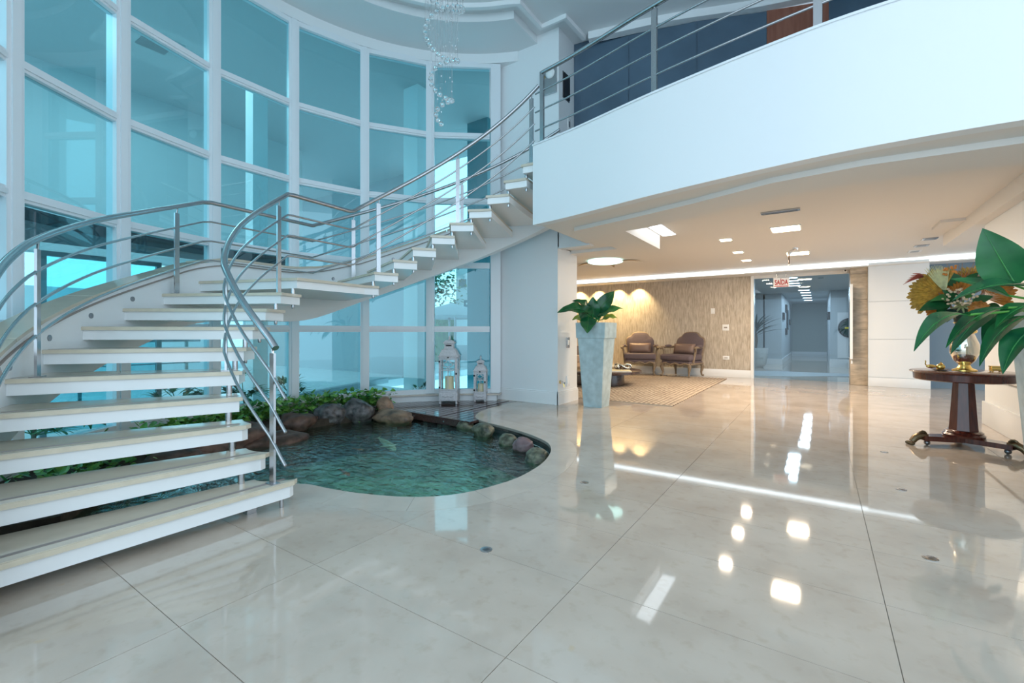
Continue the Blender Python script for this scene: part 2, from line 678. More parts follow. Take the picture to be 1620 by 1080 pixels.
def offset_line(pts, d):
    out = []
    for i in range(len(pts)):
        a = Vector(pts[max(i - 1, 0)])
        b = Vector(pts[min(i + 1, len(pts) - 1)])
        t = (b - a).normalized()
        out.append((pts[i][0] + t.y * d, pts[i][1] - t.x * d))
    return out


cop_out = offset_line(pond_edge, 0.26)
i0 = next(i for i, p in enumerate(pond_edge) if p[1] > 1.9)
i1 = max(i for i, p in enumerate(pond_edge) if p[1] < 6.6)
tile_hole = pond_edge[:i0] + cop_out[i0:i1 + 1] + pond_edge[i1 + 1:] + ring_edge

# ------------------------------------------------------------------ floor
FX0, FX1, FY0, FY1 = -9.5, 6.5, -2.5, 13.3
LDX, LDY = -0.513, 0.858                 # direction of the slanting end wall of the lounge, starting at the pillar
lx = lambda y: -4.95 + (y - 7.2) * LDX / LDY
rv, fs = clipped([(-3.9, FY0), (FX1, FY0), (FX1, FY1), (lx(FY1), FY1), (-4.95, 7.2), (-4.75, 6.6)] + ring_edge + [(-3.9, -.5)], 'out', pond_poly)
floor = struct('floor', slab_from(rv, fs, -0.06, -0.006), 'grout', 'polished cream marble floor of the lobby')
GX, GY = -0.958, 1.978
tx, ty, g = 1.2, 0.6, 0.0015
tile_box = MB().box(g, tx - g, g, ty - g, -0.006, 0.0).mesh('tile', 0)
tile_box.materials.append(MATS['floor'])
hb = (min(p[0] for p in tile_hole), max(p[0] for p in tile_hole), min(p[1] for p in tile_hole), max(p[1] for p in tile_hole))
TY1 = GY + ty * 11
for i in range(-5, 3):
    for j in range(-6, 11):
        x0, y0 = GX + tx * i, GY + ty * j
        if x0 < -4 and y0 < 0 or (y0 > 6.3 and x0 + .6 < lx(y0 + .3) - .3):
            continue
        cx = [x0 + g, x0 + tx - g]
        rect = [(cx[0], y0 + g), (cx[1], y0 + g), (cx[1], y0 + ty - g), (cx[0], y0 + ty - g)]
        if x0 + tx < hb[0] or x0 > hb[1] or y0 + ty < hb[2] or y0 > hb[3]:
            shared('tile', tile_box, floor, Matrix.Translation((x0, y0, 0)))
            continue
        rv, fs = clipped(rect, 'out', tile_hole)
        ring_ok = [q for q in fs if (sum((rv[k].x for k in q)) / len(q) - CX) ** 2 + (sum((rv[k].y for k in q)) / len(q) - CY) ** 2 < 3.5 ** 2
                   or sum((rv[k].x for k in q)) / len(q) > -4.9]
        if ring_ok:
            obj('tile', slab_from(rv, ring_ok, -0.006, 0.0), 'floor', floor, angle=0)
far = MB().prism([(lx(TY1), TY1), (GX + 3 * tx, TY1), (GX + 3 * tx, 13.5), (lx(13.5), 13.5)], -0.05, 0).box(GX + 3 * tx, 7, -2.5, 13.5, -0.05, 0).box(-4.2, 2, 13.5, 30, -.05, 0)
obj('far_slab', far, 'floor_far', floor, angle=0)
# coping stones around the pond
seg = list(range(i0, i1 + 1))
step = 9
for k in range(0, len(seg) - 1, step):
    a = seg[k:min(k + step + 1, len(seg))]
    if len(a) < 2:
        continue
    poly = [pond_edge[i] for i in a] + [cop_out[i] for i in a[::-1]]
    c = (sum(p[0] for p in poly) / len(poly), sum(p[1] for p in poly) / len(poly))
    poly = [(c[0] + (p[0] - c[0]) * 0.996, c[1] + (p[1] - c[1]) * 0.996) for p in poly]
    obj('coping_stone', MB().prism(poly, -0.035, 0.0005), 'coping', floor, angle=20)
# flush floor spots
for k, (x, y) in enumerate([(-1.52, 2.0), (0.49, 3.24), (0.52, 4.53), (-1.55, 3.33), (0.54, 5.85)]):
    t = thing('floor_spot', ['small round steel floor spot nearest the pond edge in the foreground', 'round steel floor spot in the right foreground',
                             'round steel floor spot in front of the dark pedestal table', 'round steel floor spot between pond and tall planter',
                             'round steel floor spot just left of the pedestal table foot'][k], 'floor light', (x, y, 0), group='flush floor spots')
    obj('bezel', MB().lathe([(0.034, 0.0), (0.034, 0.003), (0.024, 0.004)], 20), 'steel', t)
    obj('lens', MB().lathe([(0.024, 0.003), (0.012, 0.006), (0, 0.0065)], 16), 'dark_steel', t)

# ------------------------------------------------------------------ pond
bw = MB()
n = len(pond_poly)
bw.add([(p[0], p[1], -0.75) for p in pond_poly] + [(p[0], p[1], -0.03) for p in pond_poly], [((i + 1) % n, i, i + n, (i + 1) % n + n) for i in range(n)])
basin = struct('wall_pond', bw, 'basin_wall', 'dark side wall of the pond basin')
rv, fs = clipped(pond_poly, 'in', [(-9, -3), (0, -3), (0, 9), (-9, 9)])
struct('floor_pond', slab_from(rv, fs, -0.62, -0.58), 'basin', 'mossy green bottom of the koi pond')
tag(obj('pond_water', slab_from(rv, fs, -0.105, -0.10), 'water', angle=0), 'rippling clear green water filling the koi pond', 'water')


def koi(x, y, rz, L, m, label):
    t = thing('koi_fish', label, 'fish', (x, y, -0.112 - .07 * L), rz, 'koi in the pond')
    mb = MB()
    prof = [(0.001, -0.5), (0.036, -0.46), (0.058, -0.3), (0.060, -0.1), (0.046, 0.12), (0.026, 0.32), (0.012, 0.42)]
    M = Matrix.Rotation(-PI / 2, 4, 'X') @ Matrix.Diagonal((L, L * 1.0, L, 1))
    mb.lathe(prof, 10, (0, 0, 0), M)
    obj('body', mb, m, t, angle=60)
    obj('tail_fin', MB().add([(0, .4 * L, .0), (.09 * L, .56 * L, .02 * L), (0, .5 * L, 0), (-.09 * L, .56 * L, -.02 * L), (0, .4 * L, .02 * L)], [(0, 1, 2), (0, 2, 3), (4, 2, 1), (4, 3, 2)]), m, t)
    for s in (-1, 1):
        obj('side_fin', MB().add([(s * .07 * L, -.25 * L, 0), (s * .17 * L, -.12 * L, -.01), (s * .08 * L, -.15 * L, .005)], [(0, 1, 2)]), m, t)
    obj('dorsal_fin', MB().add([(0, -.2 * L, .05 * L), (0, .1 * L, .04 * L), (0, 0, .065 * L)], [(0, 1, 2)]), m, t)


koi(-4.40, 3.76, math.radians(66), 0.72, 'koi_white', 'long cream and gold koi swimming in the middle of the pond')
koi(-3.73, 2.69, math.radians(75), 0.26, 'koi_orange', 'orange koi nearest the front edge of the pond')
koi(-4.31, 3.29, math.radians(100), 0.16, 'koi_orange', 'small red koi left of the cream koi')
koi(-4.66, 2.68, math.radians(40), 0.24, 'koi_black', 'black koi beside the bottom handrail post')

# planting bed behind the pond
bed = [pol(2.72, a) for a in range(150, 250, 4)] + [pol(RW - 0.13, a) for a in range(248, 148, -4)]
tag(obj('planting_bed', MB().prism(bed, -0.6, 0.0), 'soil'), 'dark soil bed between the pond and the curved windows', 'soil', kind='stuff')


def boulder(x, y, z, rx, ry, rz_, m, label, rot=0, seed=0, group=None, tilt=0):
    bm = bmesh.new()
    bmesh.ops.create_icosphere(bm, subdivisions=4, radius=1)
    for p in bm.verts:
        d = p.co.normalized()
        q = d * 1.1 + Vector((seed * 3.1, seed * 1.7, seed))
        k = 1 + 0.30 * noise.noise(q) + 0.10 * noise.noise(q * 2.7) + 0.03 * noise.noise(q * 7)
        p.co = Vector((d.x * rx * k, d.y * ry * k, d.z * rz_ * k))
    me = bpy.data.meshes.new('boulder')
    bm.to_mesh(me)
    bm.free()
    me.shade_smooth()
    o = obj('boulder', me, m, loc=(x, y, z))
    o.rotation_euler = (0, tilt, rot)
    return tag(o, label, 'rock', group)


R_ = math.radians
boulder(-5.62, 2.45, -0.08, 0.34, 0.62, 0.22, 'rock_brown', 'long reddish brown boulder under the stair treads', R_(10), 1, 'pond boulders')
boulder(-5.35, 2.95, -0.12, 0.22, 0.42, 0.12, 'rock_brown', 'low flat brown rock at the waterline behind the handrail post', R_(0), 2, 'pond boulders')
boulder(-5.80, 3.45, -0.02, 0.17, 0.25, 0.14, 'rock_brown', 'smooth brown boulder left of the grey one', R_(-8), 3, 'pond boulders')
boulder(-5.78, 3.92, 0.02, 0.18, 0.23, 0.165, 'rock_grey', 'rounded grey boulder with a pale streak among the ivy', R_(-25), 4, 'pond boulders', 0.2)
boulder(-5.58, 4.27, 0.03, 0.17, 0.20, 0.185, 'rock_grey', 'dark grey boulder draped with ivy beside the tan rock', R_(-40), 5, 'pond boulders')
boulder(-5.18, 4.55, -0.05, 0.36, 0.20, 0.125, 'rock_tan', 'broad tan rock at the left end of the deck', R_(10), 6, 'pond boulders')
boulder(-5.48, 4.68, 0.06, 0.13, 0.13, 0.15, 'rock_tan', 'upright tan rock touching the deck corner', 0, 7, 'pond boulders')
boulder(-4.40, 4.85, -0.08, 0.11, 0.09, 0.065, 'rock_grey', 'small grey stone under the deck edge', 0, 8, 'pond boulders')
boulder(-3.98, 4.78, -0.08, 0.13, 0.10, 0.075, 'rock_green', 'mossy stone under the deck corner', 0.3, 9, 'pond boulders')
boulder(-3.52, 4.58, -0.06, 0.16, 0.12, 0.11, 'rock_green', 'largest mossy stone below the curved floor edge', -0.3, 10, 'pond boulders')
boulder(-3.02, 4.40, -0.07, 0.14, 0.10, 0.075, 'rock_green', 'green stone left of the pink pebble', -0.2, 11, 'pond boulders')
boulder(-2.70, 4.22, -0.05, 0.12, 0.085, 0.085, 'rock_pink', 'pinkish rounded stone at the right pond edge', 0.5, 12, 'pond boulders')
boulder(-2.38, 4.00, -0.08, 0.15, 0.12, 0.095, 'rock_green', 'brown green stone at the right end of the pond', -0.6, 13, 'pond boulders')
boulder(-4.75, 4.92, -0.10, 0.13, 0.09, 0.055, 'rock_grey', 'dark stone deep under the middle of the deck', 0.1, 14, 'pond boulders')
boulder(-5.35, 1.85, -0.10, 0.26, 0.40, 0.13, 'rock_brown', 'dark brown boulder below the third stair tread', 0.35, 15, 'pond boulders')

# ------------------------------------------------------------------ timber deck
deck = thing('wooden_deck', 'dark brown timber deck at the far edge of the pond', 'deck', (0, 0, 0))
px = -6.02
while px < -3.95:
    x0, x1 = px + 0.007, px + 0.113
    fy = lambda x: 4.88 - (x + 5.95) * 0.07
    def top(x):
        q = (RW - 0.14) ** 2 - (x - CX) ** 2
        return min(6.62, CY + math.sqrt(max(q, 0)))
    poly = [(x0, fy(x0)), (x1, fy(x1)), (x1, top(x1)), (x0, top(x0))]
    hole = [(p[0], p[1]) for p in cop_out[i0:i1 + 1]]
    # planks stop against the stone coping
    lim = [p for p in pond_edge if abs(p[0] - (x0 + x1) / 2) < 0.06 and p[1] > 4.9]
    if top(x0) - fy(x0) > 0.1:
        obj('plank', MB().prism(poly, -0.033, -0.001 if x1 > -4.36 else 0.004), 'deck_wood', deck, angle=0)
    px += 0.12
obj('edge_board', MB().prism([(-6.0, 4.86), (-3.95, 4.72), (-3.95, 4.74), (-6.0, 4.88)], -0.095, 0.002), 'deck_wood', deck, angle=0)
obj('joist', MB().box(-5.9, -4.0, 5.3, 5.36, -0.095, -0.034), 'dark_wood', deck)
for k, bx in enumerate((-5.0, -4.35)):
    obj('bolt', MB().lathe([(0.012, 0), (0.012, 0.01), (0, 0.012)], 10, (0, 0, 0), Matrix.Translation((bx, 4.79 - (bx + 5) * 0.07, -0.05)) @ Matrix.Rotation(PI / 2, 4, 'X')), 'chrome', deck)

# ------------------------------------------------------------------ curved windows
TR = [1.25, 2.37, 3.5, 4.65]
ZT, ZS = 5.86, 0.13
for w in range(len(MUL) - 1):
    a0, a1 = MUL[w], MUL[w + 1]
    p0, p1 = Vector(pol(RW, a0)), Vector(pol(RW, a1))
    d = (p1 - p0).normalized()
    L = (p1 - p0).length
    ang = math.atan2(d.y, d.x)
    root = bpy.data.objects.new('window_%d' % (w + 1), None)
    COL.objects.link(root)
    root.location = (p0.x, p0.y, 0)
    root.rotation_euler = (0, 0, ang)
    tag(root, 'tall white framed teal glass window, %s of the curved glazed wall' % ['out of view at the far left', 'leftmost sliver beyond the frame', 'first full bay from the left', 'second bay from the left',
        'third bay from the left', 'fourth bay, behind the bend of the stair', 'fifth bay, beside the white outside column', 'last bay, behind the lanterns'][w], 'window', kind='structure')
    # local +x along the chord, interior lies on the -y side (clockwise walk: interior at right)
    zs = [ZS] + TR + [ZT]
    for k, zt in enumerate(TR):
        obj('transom', MB().box(0.07, L - 0.07, -0.05, 0.05, zt - 0.05, zt + 0.05).box(0.07, L - 0.07, -0.065, -0.05, zt - 0.022, zt + 0.022), 'white_frame', root, angle=0)
    obj('head_rail', MB().box(0.0, L, -0.06, 0.06, ZT - 0.01, ZT + 0.09), 'white_frame', root, angle=0)
    obj('bottom_rail', MB().box(0.0, L, -0.06, 0.06, ZS - 0.02, ZS + 0.07), 'white_frame', root, angle=0)
    for k in range(5):
        lo = zs[k] + (0.07 if k == 0 else 0.05)
        hi = zs[k + 1] - (0.01 if k == 4 else 0.05)
        obj('pane', MB().box(0.072, L - 0.072, -0.004, 0.004, lo, hi), 'teal_glass', root, angle=0)
    obj('mullion', MB().box(-0.07, 0.07, -0.085, 0.075, ZS, ZT + 0.05).box(-0.035, 0.035, -0.10, -0.085, ZS, ZT + 0.05), 'white_frame', root, angle=0)
    if w == len(MUL) - 2:
        obj('mullion', MB().box(L - 0.05, L + 0.12, -0.085, 0.075, ZS, ZT + 0.05), 'white_frame', root, angle=0)
# curb with stone cap under the windows
arc = lambda R, a0, a1, st=3: [pol(R, a0 + (a1 - a0) * i / max(1, round(abs(a1 - a0) / st))) for i in range(max(1, round(abs(a1 - a0) / st)) + 1)]
struct('wall_curb', MB().prism(arc(RW - 0.12, 256, 118) + arc(RW + 0.1, 118, 256), -0.6, 0.10), 'white', 'low white curved curb under the windows')
struct('trim_1', MB().prism(arc(RW - 0.16, 256, 117) + arc(RW + 0.1, 117, 256), 0.10, 0.125), 'coping', 'curved cream stone sill under the windows')
# wall above the windows, curved
struct('wall_left', MB().prism(arc(RW - 0.09, 262, 112) + arc(RW + 0.12, 112, 262), ZT + 0.06, 6.6), 'white', 'curved white wall band above the windows')

# ------------------------------------------------------------------ straight atrium wall and pillar
struct('wall_back', MB().box(-4.95, -3.57, 6.64, 7.36, 0, 2.6).box(-4.95, -3.55, 6.64, 7.2, 2.6, 6.6).box(-3.57, -3.0, 6.64, 6.8, 2.575, 3.5), 'white', 'plain white wall and pillar at the head of the stair')
struct('baseboard_back', MB().box(-4.88, -3.552, 6.615, 6.64, 0, 0.19).box(-4.88, -3.558, 6.622, 6.64, 0.19, 0.215).box(-3.57, -3.545, 6.615, 7.36, 0, 0.19).box(-3.57, -3.552, 6.622, 7.36, 0.19, 0.215), 'white_gloss', 'tall white skirting around the pillar foot')

# ------------------------------------------------------------------ upper floor, balcony fascia
fas_ctrl = [(-3.05, 5.0), (-2.4, 4.86), (-1.4, 4.58), (-0.36, 4.36), (0.3, 4.28), (1.1, 4.30), (1.8, 4.42)]
fas = [(p.x, p.y) for p in catmull([(a, b, 0) for a, b in fas_ctrl], 6)]
inn = offset_line(fas, -0.12)
ZB, ZF = 2.575, 3.585
struct('wall_balcony', MB().prism(fas + inn[::-1], ZB, ZF), 'white', 'curved smooth white balcony front above the lounge', angle=40)
cap_o, cap_i = offset_line(fas, 0.015), offset_line(fas, -0.14)
struct('trim_2', MB().prism(cap_o + cap_i[::-1], ZF, ZF + 0.02), 'white_frame', 'thin pale cap strip along the balcony edge', angle=40)
struct('floor_upper', MB().prism(inn + [(1.8, 9.5), (-3.05, 9.5)], 3.30, 3.56), 'white', 'upper floor slab behind the balcony front')

# soffit border, stepped band, main ceiling of the lounge
band_o = [(1.8, 4.86), (1.2, 4.74), (0.3, 4.66), (-0.36, 4.74), (-1.1, 5.03), (-1.85, 5.27), (-2.72, 5.52), (-2.72, 7.1), (-4.95, 7.1)]
soff = inn[:] + band_o[:1] + band_o[1:] + [(-4.95, 6.8), (-3.05, 6.8)]
struct('ceiling_border', MB().prism(soff, 2.60, 2.95), 'cream_ceiling', 'flat ceiling border behind the balcony front')
band_i = [(1.8, 5.42), (1.2, 5.30), (0.3, 5.2), (-0.36, 5.28), (-1.1, 5.6), (-1.85, 5.86), (-2.15, 5.9), (-2.15, 7.5), (-5.2, 7.5)]
struct('ceiling_band', MB().prism(band_o + band_i[::-1], 2.55, 2.95), 'cream_ceiling', 'raised moulding band running round the lounge ceiling')
ZC = 2.78
struct('ceiling_lounge', MB().prism([(6.5, 4.95), (0.3, 4.9), (-0.9, 5.2), (-2.7, 5.6), (-2.7, 7.2), (-4.95, 7.2), (lx(13.4), 13.4), (6.5, 13.4)], ZC, 2.95), 'cream_ceiling', 'cream plaster ceiling over the lounge')
t = thing('light_panel', 'long white light panel beside the ceiling moulding', 'ceiling light', (-2.02, 6.85, ZC))
obj('diffuser', MB().box(-.10, .10, -.72, .72, -.012, -.004), 'led_well', t)
obj('frame', MB().box(-.115, .115, -.735, .735, -.004, 0), 'white', t)
# cove strip along the back wall
struct('ceiling_cove', MB().prism([(lx(12.75), 12.75), (6.5, 12.75), (6.5, 13.35), (lx(13.35), 13.35)], 2.655, 2.68), 'cream_ceiling', 'dropped ceiling strip with hidden lighting along the back wall')
t = thing('cove_light', 'long glowing white strip light in the ceiling cove', 'strip light', (0, 12.85, 2.68))
obj('led_strip', MB().box(-8.1, 6.4, -0.01, 0.01, 0.0, 0.098), 'led_white', t)
# big dropped beams at the right
struct('ceiling_beam', MB().box(1.68, 1.95, 4.6, 10.1, 2.60, 2.79).box(1.42, 1.68, 8.7, 9.3, 2.74, 2.79), 'cream_ceiling', 'white dropped ceiling beam above the pedestal table')

# ------------------------------------------------------------------ lounge walls
struct('wall_lounge', MB().box(-8.7, -1.46, 13.3, 13.5, 0, 2.86), 'wallpaper', 'beige textured wallpaper wall behind the armchairs')
struct('baseboard_lounge', MB().bbox(-8.6, -1.44, 13.275, 13.3, 0, 0.20, 0.006), 'white_gloss', 'white skirting under the wallpaper wall')
struct('trim_3', MB().box(-1.47, -1.40, 13.26, 13.52, 0, 2.86), 'white_gloss', 'white metal edge trim at the end of the wallpaper wall')
struct('wall_lounge_left', MB().prism([(-4.95, 7.2), (lx(13.5), 13.5), (lx(13.5) - .15, 13.5), (-5.1, 7.2)], -.1, 2.95), 'white', 'slanting end wall of the lounge')
# travertine column in courses, white panel wall at the right
col = struct('wall_column', MB().box(0.60, 0.90, 12.92, 13.38, 0, 2.72), 'grout', 'travertine clad column beside the corridor')
for k, (z0, z1) in enumerate(((0, 0.62), (0.62, 1.25), (1.25, 1.93), (1.93, 2.52), (2.52, 2.71))):
    obj('stone_panel', MB().bbox(0.592, 0.908, 12.90, 13.39, z0 + 0.003, z1 - 0.003, 0.003), 'travertine', col)
pw = struct('wall_panelled', MB().box(0.905, 1.92, 12.85, 13.4, 0, 2.75), 'corridor_wall', 'white panelled wall right of the travertine column')
for z0, z1 in ((0.205, 1.04), (1.04, 1.87), (1.87, 2.74)):
    obj('panel', MB().box(0.91, 1.925, 12.83, 12.86, z0 + 0.003, z1 - 0.003), 'white', pw, angle=0)
struct('baseboard_panelled', MB().bbox(0.905, 1.94, 12.80, 12.86, 0, 0.20, 0.006), 'white_gloss', 'white skirting under the panelled wall')
struct('wall_side', MB().box(1.92, 6.5, 13.2, 13.4, 0.0, 2.86), 'door_blue', 'grey blue wall at the end of the side passage')
struct('wall_right', MB().box(1.80, 1.95, 4.3, 8.4, 0, 2.9).box(1.80, 1.95, 4.3, 9.5, 2.9, 6.5), 'white', 'white right hand wall behind the planter')
struct('baseboard_right', MB().bbox(1.775, 1.97, 4.3, 8.42, 0, 0.30, 0.008), 'white_gloss', 'tall white skirting on the right hand wall')
struct('trim_4', MB().box(1.78, 1.80, 4.3, 8.4, 0.60, 0.607), 'grout', 'thin groove line along the right hand wall')

# ------------------------------------------------------------------ corridor
struct('wall_corridor_left', MB().box(-1.75, -1.15, 19.6, 27, 0, 2.7).box(-4, -1.7, 19.6, 19.8, 0, 2.7).box(-4.2, -4, 13.5, 19.8, 0, 2.7), 'corridor_wall', 'pale blue left wall of the corridor')
struct('baseboard_corridor', MB().box(-3.9, -1.12, 19.57, 19.6, 0, 0.2).box(-1.15, -1.12, 19.6, 27, 0, 0.2).box(-1.2, 0.4, 26.95, 27, 0, 0.22).box(0.30, 1.0, 18.97, 19.0, 0, 0.28), 'white_gloss', 'white skirting running round the corridor')
struct('wall_corridor_end', MB().box(-1.3, 0.5, 27, 27.2, 0, 2.7), 'corridor_back', 'grey green wall closing the corridor')
wr = struct('wall_corridor_right', MB().box(0.32, 1.6, 19.0, 27.1, 0, 2.7), 'corridor_wall', 'pale panelled wall on the right of the corridor')
struct('wall_corridor_side', MB().box(1.3, 1.5, 13.4, 19.0, 0, 2.7), 'corridor_wall', 'right side wall of the corridor entrance')
obj('panel', MB().box(0.52, 1.2, 18.98, 19.0, 0.32, 1.86), 'white', wr)
struct('ceiling_corridor', MB().box(-4.2, 1.7, 13.35, 27.2, 2.62, 2.8).box(-0.02, 0.10, 14.3, 17.2, 2.585, 2.62), 'corridor_wall', 'flat ceiling of the corridor')
struct('wall_lintel', MB().box(-1.46, 0.62, 13.3, 13.42, 2.58, 2.86), 'cream_ceiling', 'cream lintel over the corridor opening')
# glass screen of the corridor, fixed left leaf and open right leaf
d1 = bpy.data.objects.new('door_1', None)
COL.objects.link(d1)
tag(d1, 'grey tinted glass screen across the corridor opening', 'glass door', kind='structure')
obj('pane', MB().box(-1.40, 0.58, 13.36, 13.37, 0.01, 2.58), 'grey_glass', d1)
d2 = bpy.data.objects.new('door_2', None)
COL.objects.link(d2)
d2.location = (0.62, 13.25, 0)
tag(d2, 'white edged door leaf standing open against the travertine column', 'door', kind='structure')
obj('leaf', MB().box(-0.045, -0.005, -0.62, 0.0, 0.62, 2.24), 'door_blue', d2)
obj('edge_strip', MB().box(-0.05, -0.0, -0.68, -0.62, 0.60, 2.26), 'white_gloss', d2)
obj('handle', MB().tube([(-0.02, -0.70, 0.50), (-0.02, -0.70, 0.56), (-0.02, -0.66, 0.56)], 0.014, 8), 'white_gloss', d2)
LABC = ['first', 'second', 'third', 'fourth', 'fifth', 'sixth', 'seventh', 'eighth', 'ninth']
for k, (x, y) in enumerate([(-0.62, 13.9), (-0.62, 14.7), (-0.62, 15.5), (-0.62, 16.3), (-0.42, 18.2), (-0.40, 19.4), (-0.40, 20.8), (-0.40, 22.4), (-0.40, 24.2)]):
    t = thing('corridor_light', '%s of the flat square ceiling lights along the corridor, counted from the sign' % LABC[k], 'ceiling light', (x, y, 2.62), group='corridor ceiling lights')
    obj('frame', MB().box(-.17, .17, -.09, .09, -.012, 0), 'white', t)
    obj('diffuser', MB().box(-.15, .15, -.07, .07, -.018, -.012), 'lamp_cool', t)
    ld = bpy.data.lights.new('lamp_glow', 'AREA')
    ld.size = .3
    ld.energy = 11
    ld.color = (.72, .88, 1)
    lo = bpy.data.objects.new('lamp_glow', ld)
    COL.objects.link(lo)
    lo.parent = t
    lo.location = (0, 0, -.03)
LABP = ['top dark framed picture', 'left dark framed picture', 'right dark framed picture', 'lowest dark framed picture']
for k, (y, z, hh, w) in enumerate([(22.2, 2.18, .30, .9), (20.4, 1.80, .27, .9), (24.5, 1.65, .24, .8), (22.2, 1.22, .27, .9)]):
    t = thing('picture', LABP[k] + ' on the corridor wall', 'picture', (-1.15, y, z), group='corridor pictures')
    obj('frame', MB().box(0, .05, -w / 2, w / 2, -hh / 2, hh / 2), 'black', t)
    obj('print', MB().box(.05, .055, -w / 2 + .12, w / 2 - .12, -hh / 2 + .05, hh / 2 - .05), 'picture_dark', t)
t = thing('wall_panel', 'tall narrow dark panel between the corridor pictures', 'wall panel', (-1.15, 22.9, 1.72))
obj('frame', MB().box(0, .06, -.3, .3, -.42, .42), 'black', t)
obj('face', MB().box(.06, .065, -.24, .24, -.38, .38), 'door_blue', t)
t = thing('wall_mirror', 'round dark mirror with a yellow bar on the corridor wall', 'mirror', (0.86, 18.98, 1.34))
Mx = Matrix.Rotation(PI / 2, 4, 'X')
obj('rim', MB().lathe([(.33, 0), (.33, .04), (.29, .05), (.28, .02)], 32, (0, 0, 0), Mx), 'black', t)
obj('disc', MB().lathe([(.285, .015), (.285, .022), (0, .022)], 32, (0, 0, 0), Mx), 'mirror_green', t)
obj('bar', MB().box(-.14, .2, -.045, -.022, -.03, .03), 'yellow', t)
t = thing('wall_speaker', 'small black box on the corridor wall corner', 'box', (0.30, 19.3, 1.76))
obj('case', MB().bbox(-.07, .02, -.2, .2, -.14, .14, .01), 'black', t)
obj('grille', MB().box(-.075, -.07, -.15, .15, -.1, .1), 'door_blue', t)
tag(obj('runner_rug', MB().prism([(x, y) for x, y in [(-2.6, 14.9), (-2.0, 15.6), (-1.0, 16.0), (1.2, 16.1), (1.2, 15.3), (0.1, 14.9), (-0.6, 14.3), (-1.4, 14.0), (-2.6, 14.0)]], 0, 0.012), 'porch_grey'), 'dark grey curved mat on the corridor floor', 'mat')
# dracaena in a pale bowl pot
t = thing('dracaena', 'dark spiky dracaena in a pale round pot inside the corridor', 'potted plant', (-1.82, 17.6, 0))
obj('pot', MB().lathe([(.24, 0), (.34, .12), (.39, .5), (.40, .66), (.37, .66), (.36, .5)], 24), 'pot_white', t)
obj('soil', MB().lathe([(.36, .60), (0, .62)], 20), 'soil', t)
obj('trunk', MB().tube([(0, 0, .58), (.04, 0, .9), (.02, .02, 1.15)], .05, 8), 'trunk', t)
for k in range(26):
    a = k * 2.399
    el = 0.15 + 0.06 * k / 2
    L = 0.85 + 0.2 * rnd.random()
    tip = (math.cos(a) * L * math.cos(el), math.sin(a) * L * math.cos(el), 1.15 + L * math.sin(el))
    vs, fs_ = leaf_mesh((0.02, 0.02, 1.05 + 0.01 * k), tip, 0.07, (0, 0, 1), 0.08, 0.4, 6)
    obj('leaf', MB().add(vs, fs_), 'leaf_dark', t, angle=60)


def text_mesh(txt, size, depth, name):
    c = bpy.data.curves.new(name, 'FONT')
    c.body = txt
    c.size = size
    c.extrude = depth
    c.offset = size * .03
    c.align_x = 'CENTER'
    c.align_y = 'CENTER'
    o = bpy.data.objects.new(name, c)
    COL.objects.link(o)
    dg = bpy.context.evaluated_depsgraph_get()
    me = bpy.data.meshes.new_from_object(o.evaluated_get(dg))
    bpy.data.objects.remove(o)
    bpy.data.curves.remove(c)
    me.materials.clear()
    return me


t = thing('exit_sign', 'white hanging exit sign with red SAÍDA lettering', 'sign', (-0.77, 12.98, 2.42), R_(8))
obj('plate', MB().bbox(-.17, .17, -.012, .012, -.115, .115, .004), 'sign_white', t)
le = obj('lettering', text_mesh('SAÍDA', .135, .002, 'lettering'), 'sign_red', t, (0, -.015, -.005))
le.rotation_euler = (PI / 2, 0, 0)
me = le.data
bx = max(v.co.x for v in me.vertices)
for v in me.vertices:
    v.co.x *= .145 / bx
    v.co.y *= 1.25
obj('red_bar', MB().box(-.15, .15, -.016, -.012, -.105, -.085), 'sign_red', t)
obj('hanger', MB().tube([(-.1, 0, .115), (-.1, 0, .28)], .004, 6).tube([(.1, 0, .115), (.1, 0, .28)], .004, 6), 'steel', t)
t = thing('dome_camera', 'small white security camera at the lintel above the door leaf', 'camera', (0.52, 13.22, 2.66))
obj('mount', MB().lathe([(.05, .04), (.05, 0)], 16), 'white_gloss', t)
obj('dome', MB().ell((0, 0, -.02), .055, .055, .05), 'white_gloss', t)
obj('lens', MB().ell((-.01, -.045, -.025), .02, .02, .02), 'black', t)

# wall plates
for k, (x, z, w, hh, lb) in enumerate([(-2.39, 1.77, .10, .15, 'upper blank white wall plate on the wallpaper'), (-2.07, 1.32, .16, .16, 'square white switch plate on the wallpaper'),
                                       (-2.06, .51, .16, .10, 'low white socket plate on the wallpaper')]):
    t = thing('wall_plate', lb, 'wall plate', (x, 13.3, z))
    obj('plate', MB().bbox(-w / 2, w / 2, -.014, 0, -hh / 2, hh / 2, .003), 'white_gloss', t)
    obj('insert', MB().box(-w / 4, w / 4, -.018, -.014, -hh / 8, hh / 8), 'grout' if k else 'white', t)
for z, lb in ((1.02, 'tall steel switch plate on the pillar side'), (.36, 'low white socket on the pillar side')):
    t = thing('wall_plate', lb, 'wall plate', (-3.57, 7.0, z))
    obj('plate', MB().bbox(0, .012, -.06, .06, -.09, .09, .003), 'steel' if z > 1 else 'white_gloss', t)
    obj('insert', MB().box(.012, .016, -.03, .03, -.045, .045), 'white', t)
t = thing('wall_tap', 'chrome and brass wall tap low on the pillar corner', 'tap', (-3.57, 6.72, .37))
obj('body', MB().tube([(0, 0, 0), (.06, -.01, 0), (.10, -.03, -.01)], .016, 10), 'chrome', t)
obj('spout', MB().tube([(.06, -.01, 0), (.08, -.01, -.05), (.085, -.01, -.08)], .010, 8), 'gold', t)
obj('lever', MB().tube([(.05, 0, .01), (.05, -.08, .03)], .007, 8), 'chrome', t)
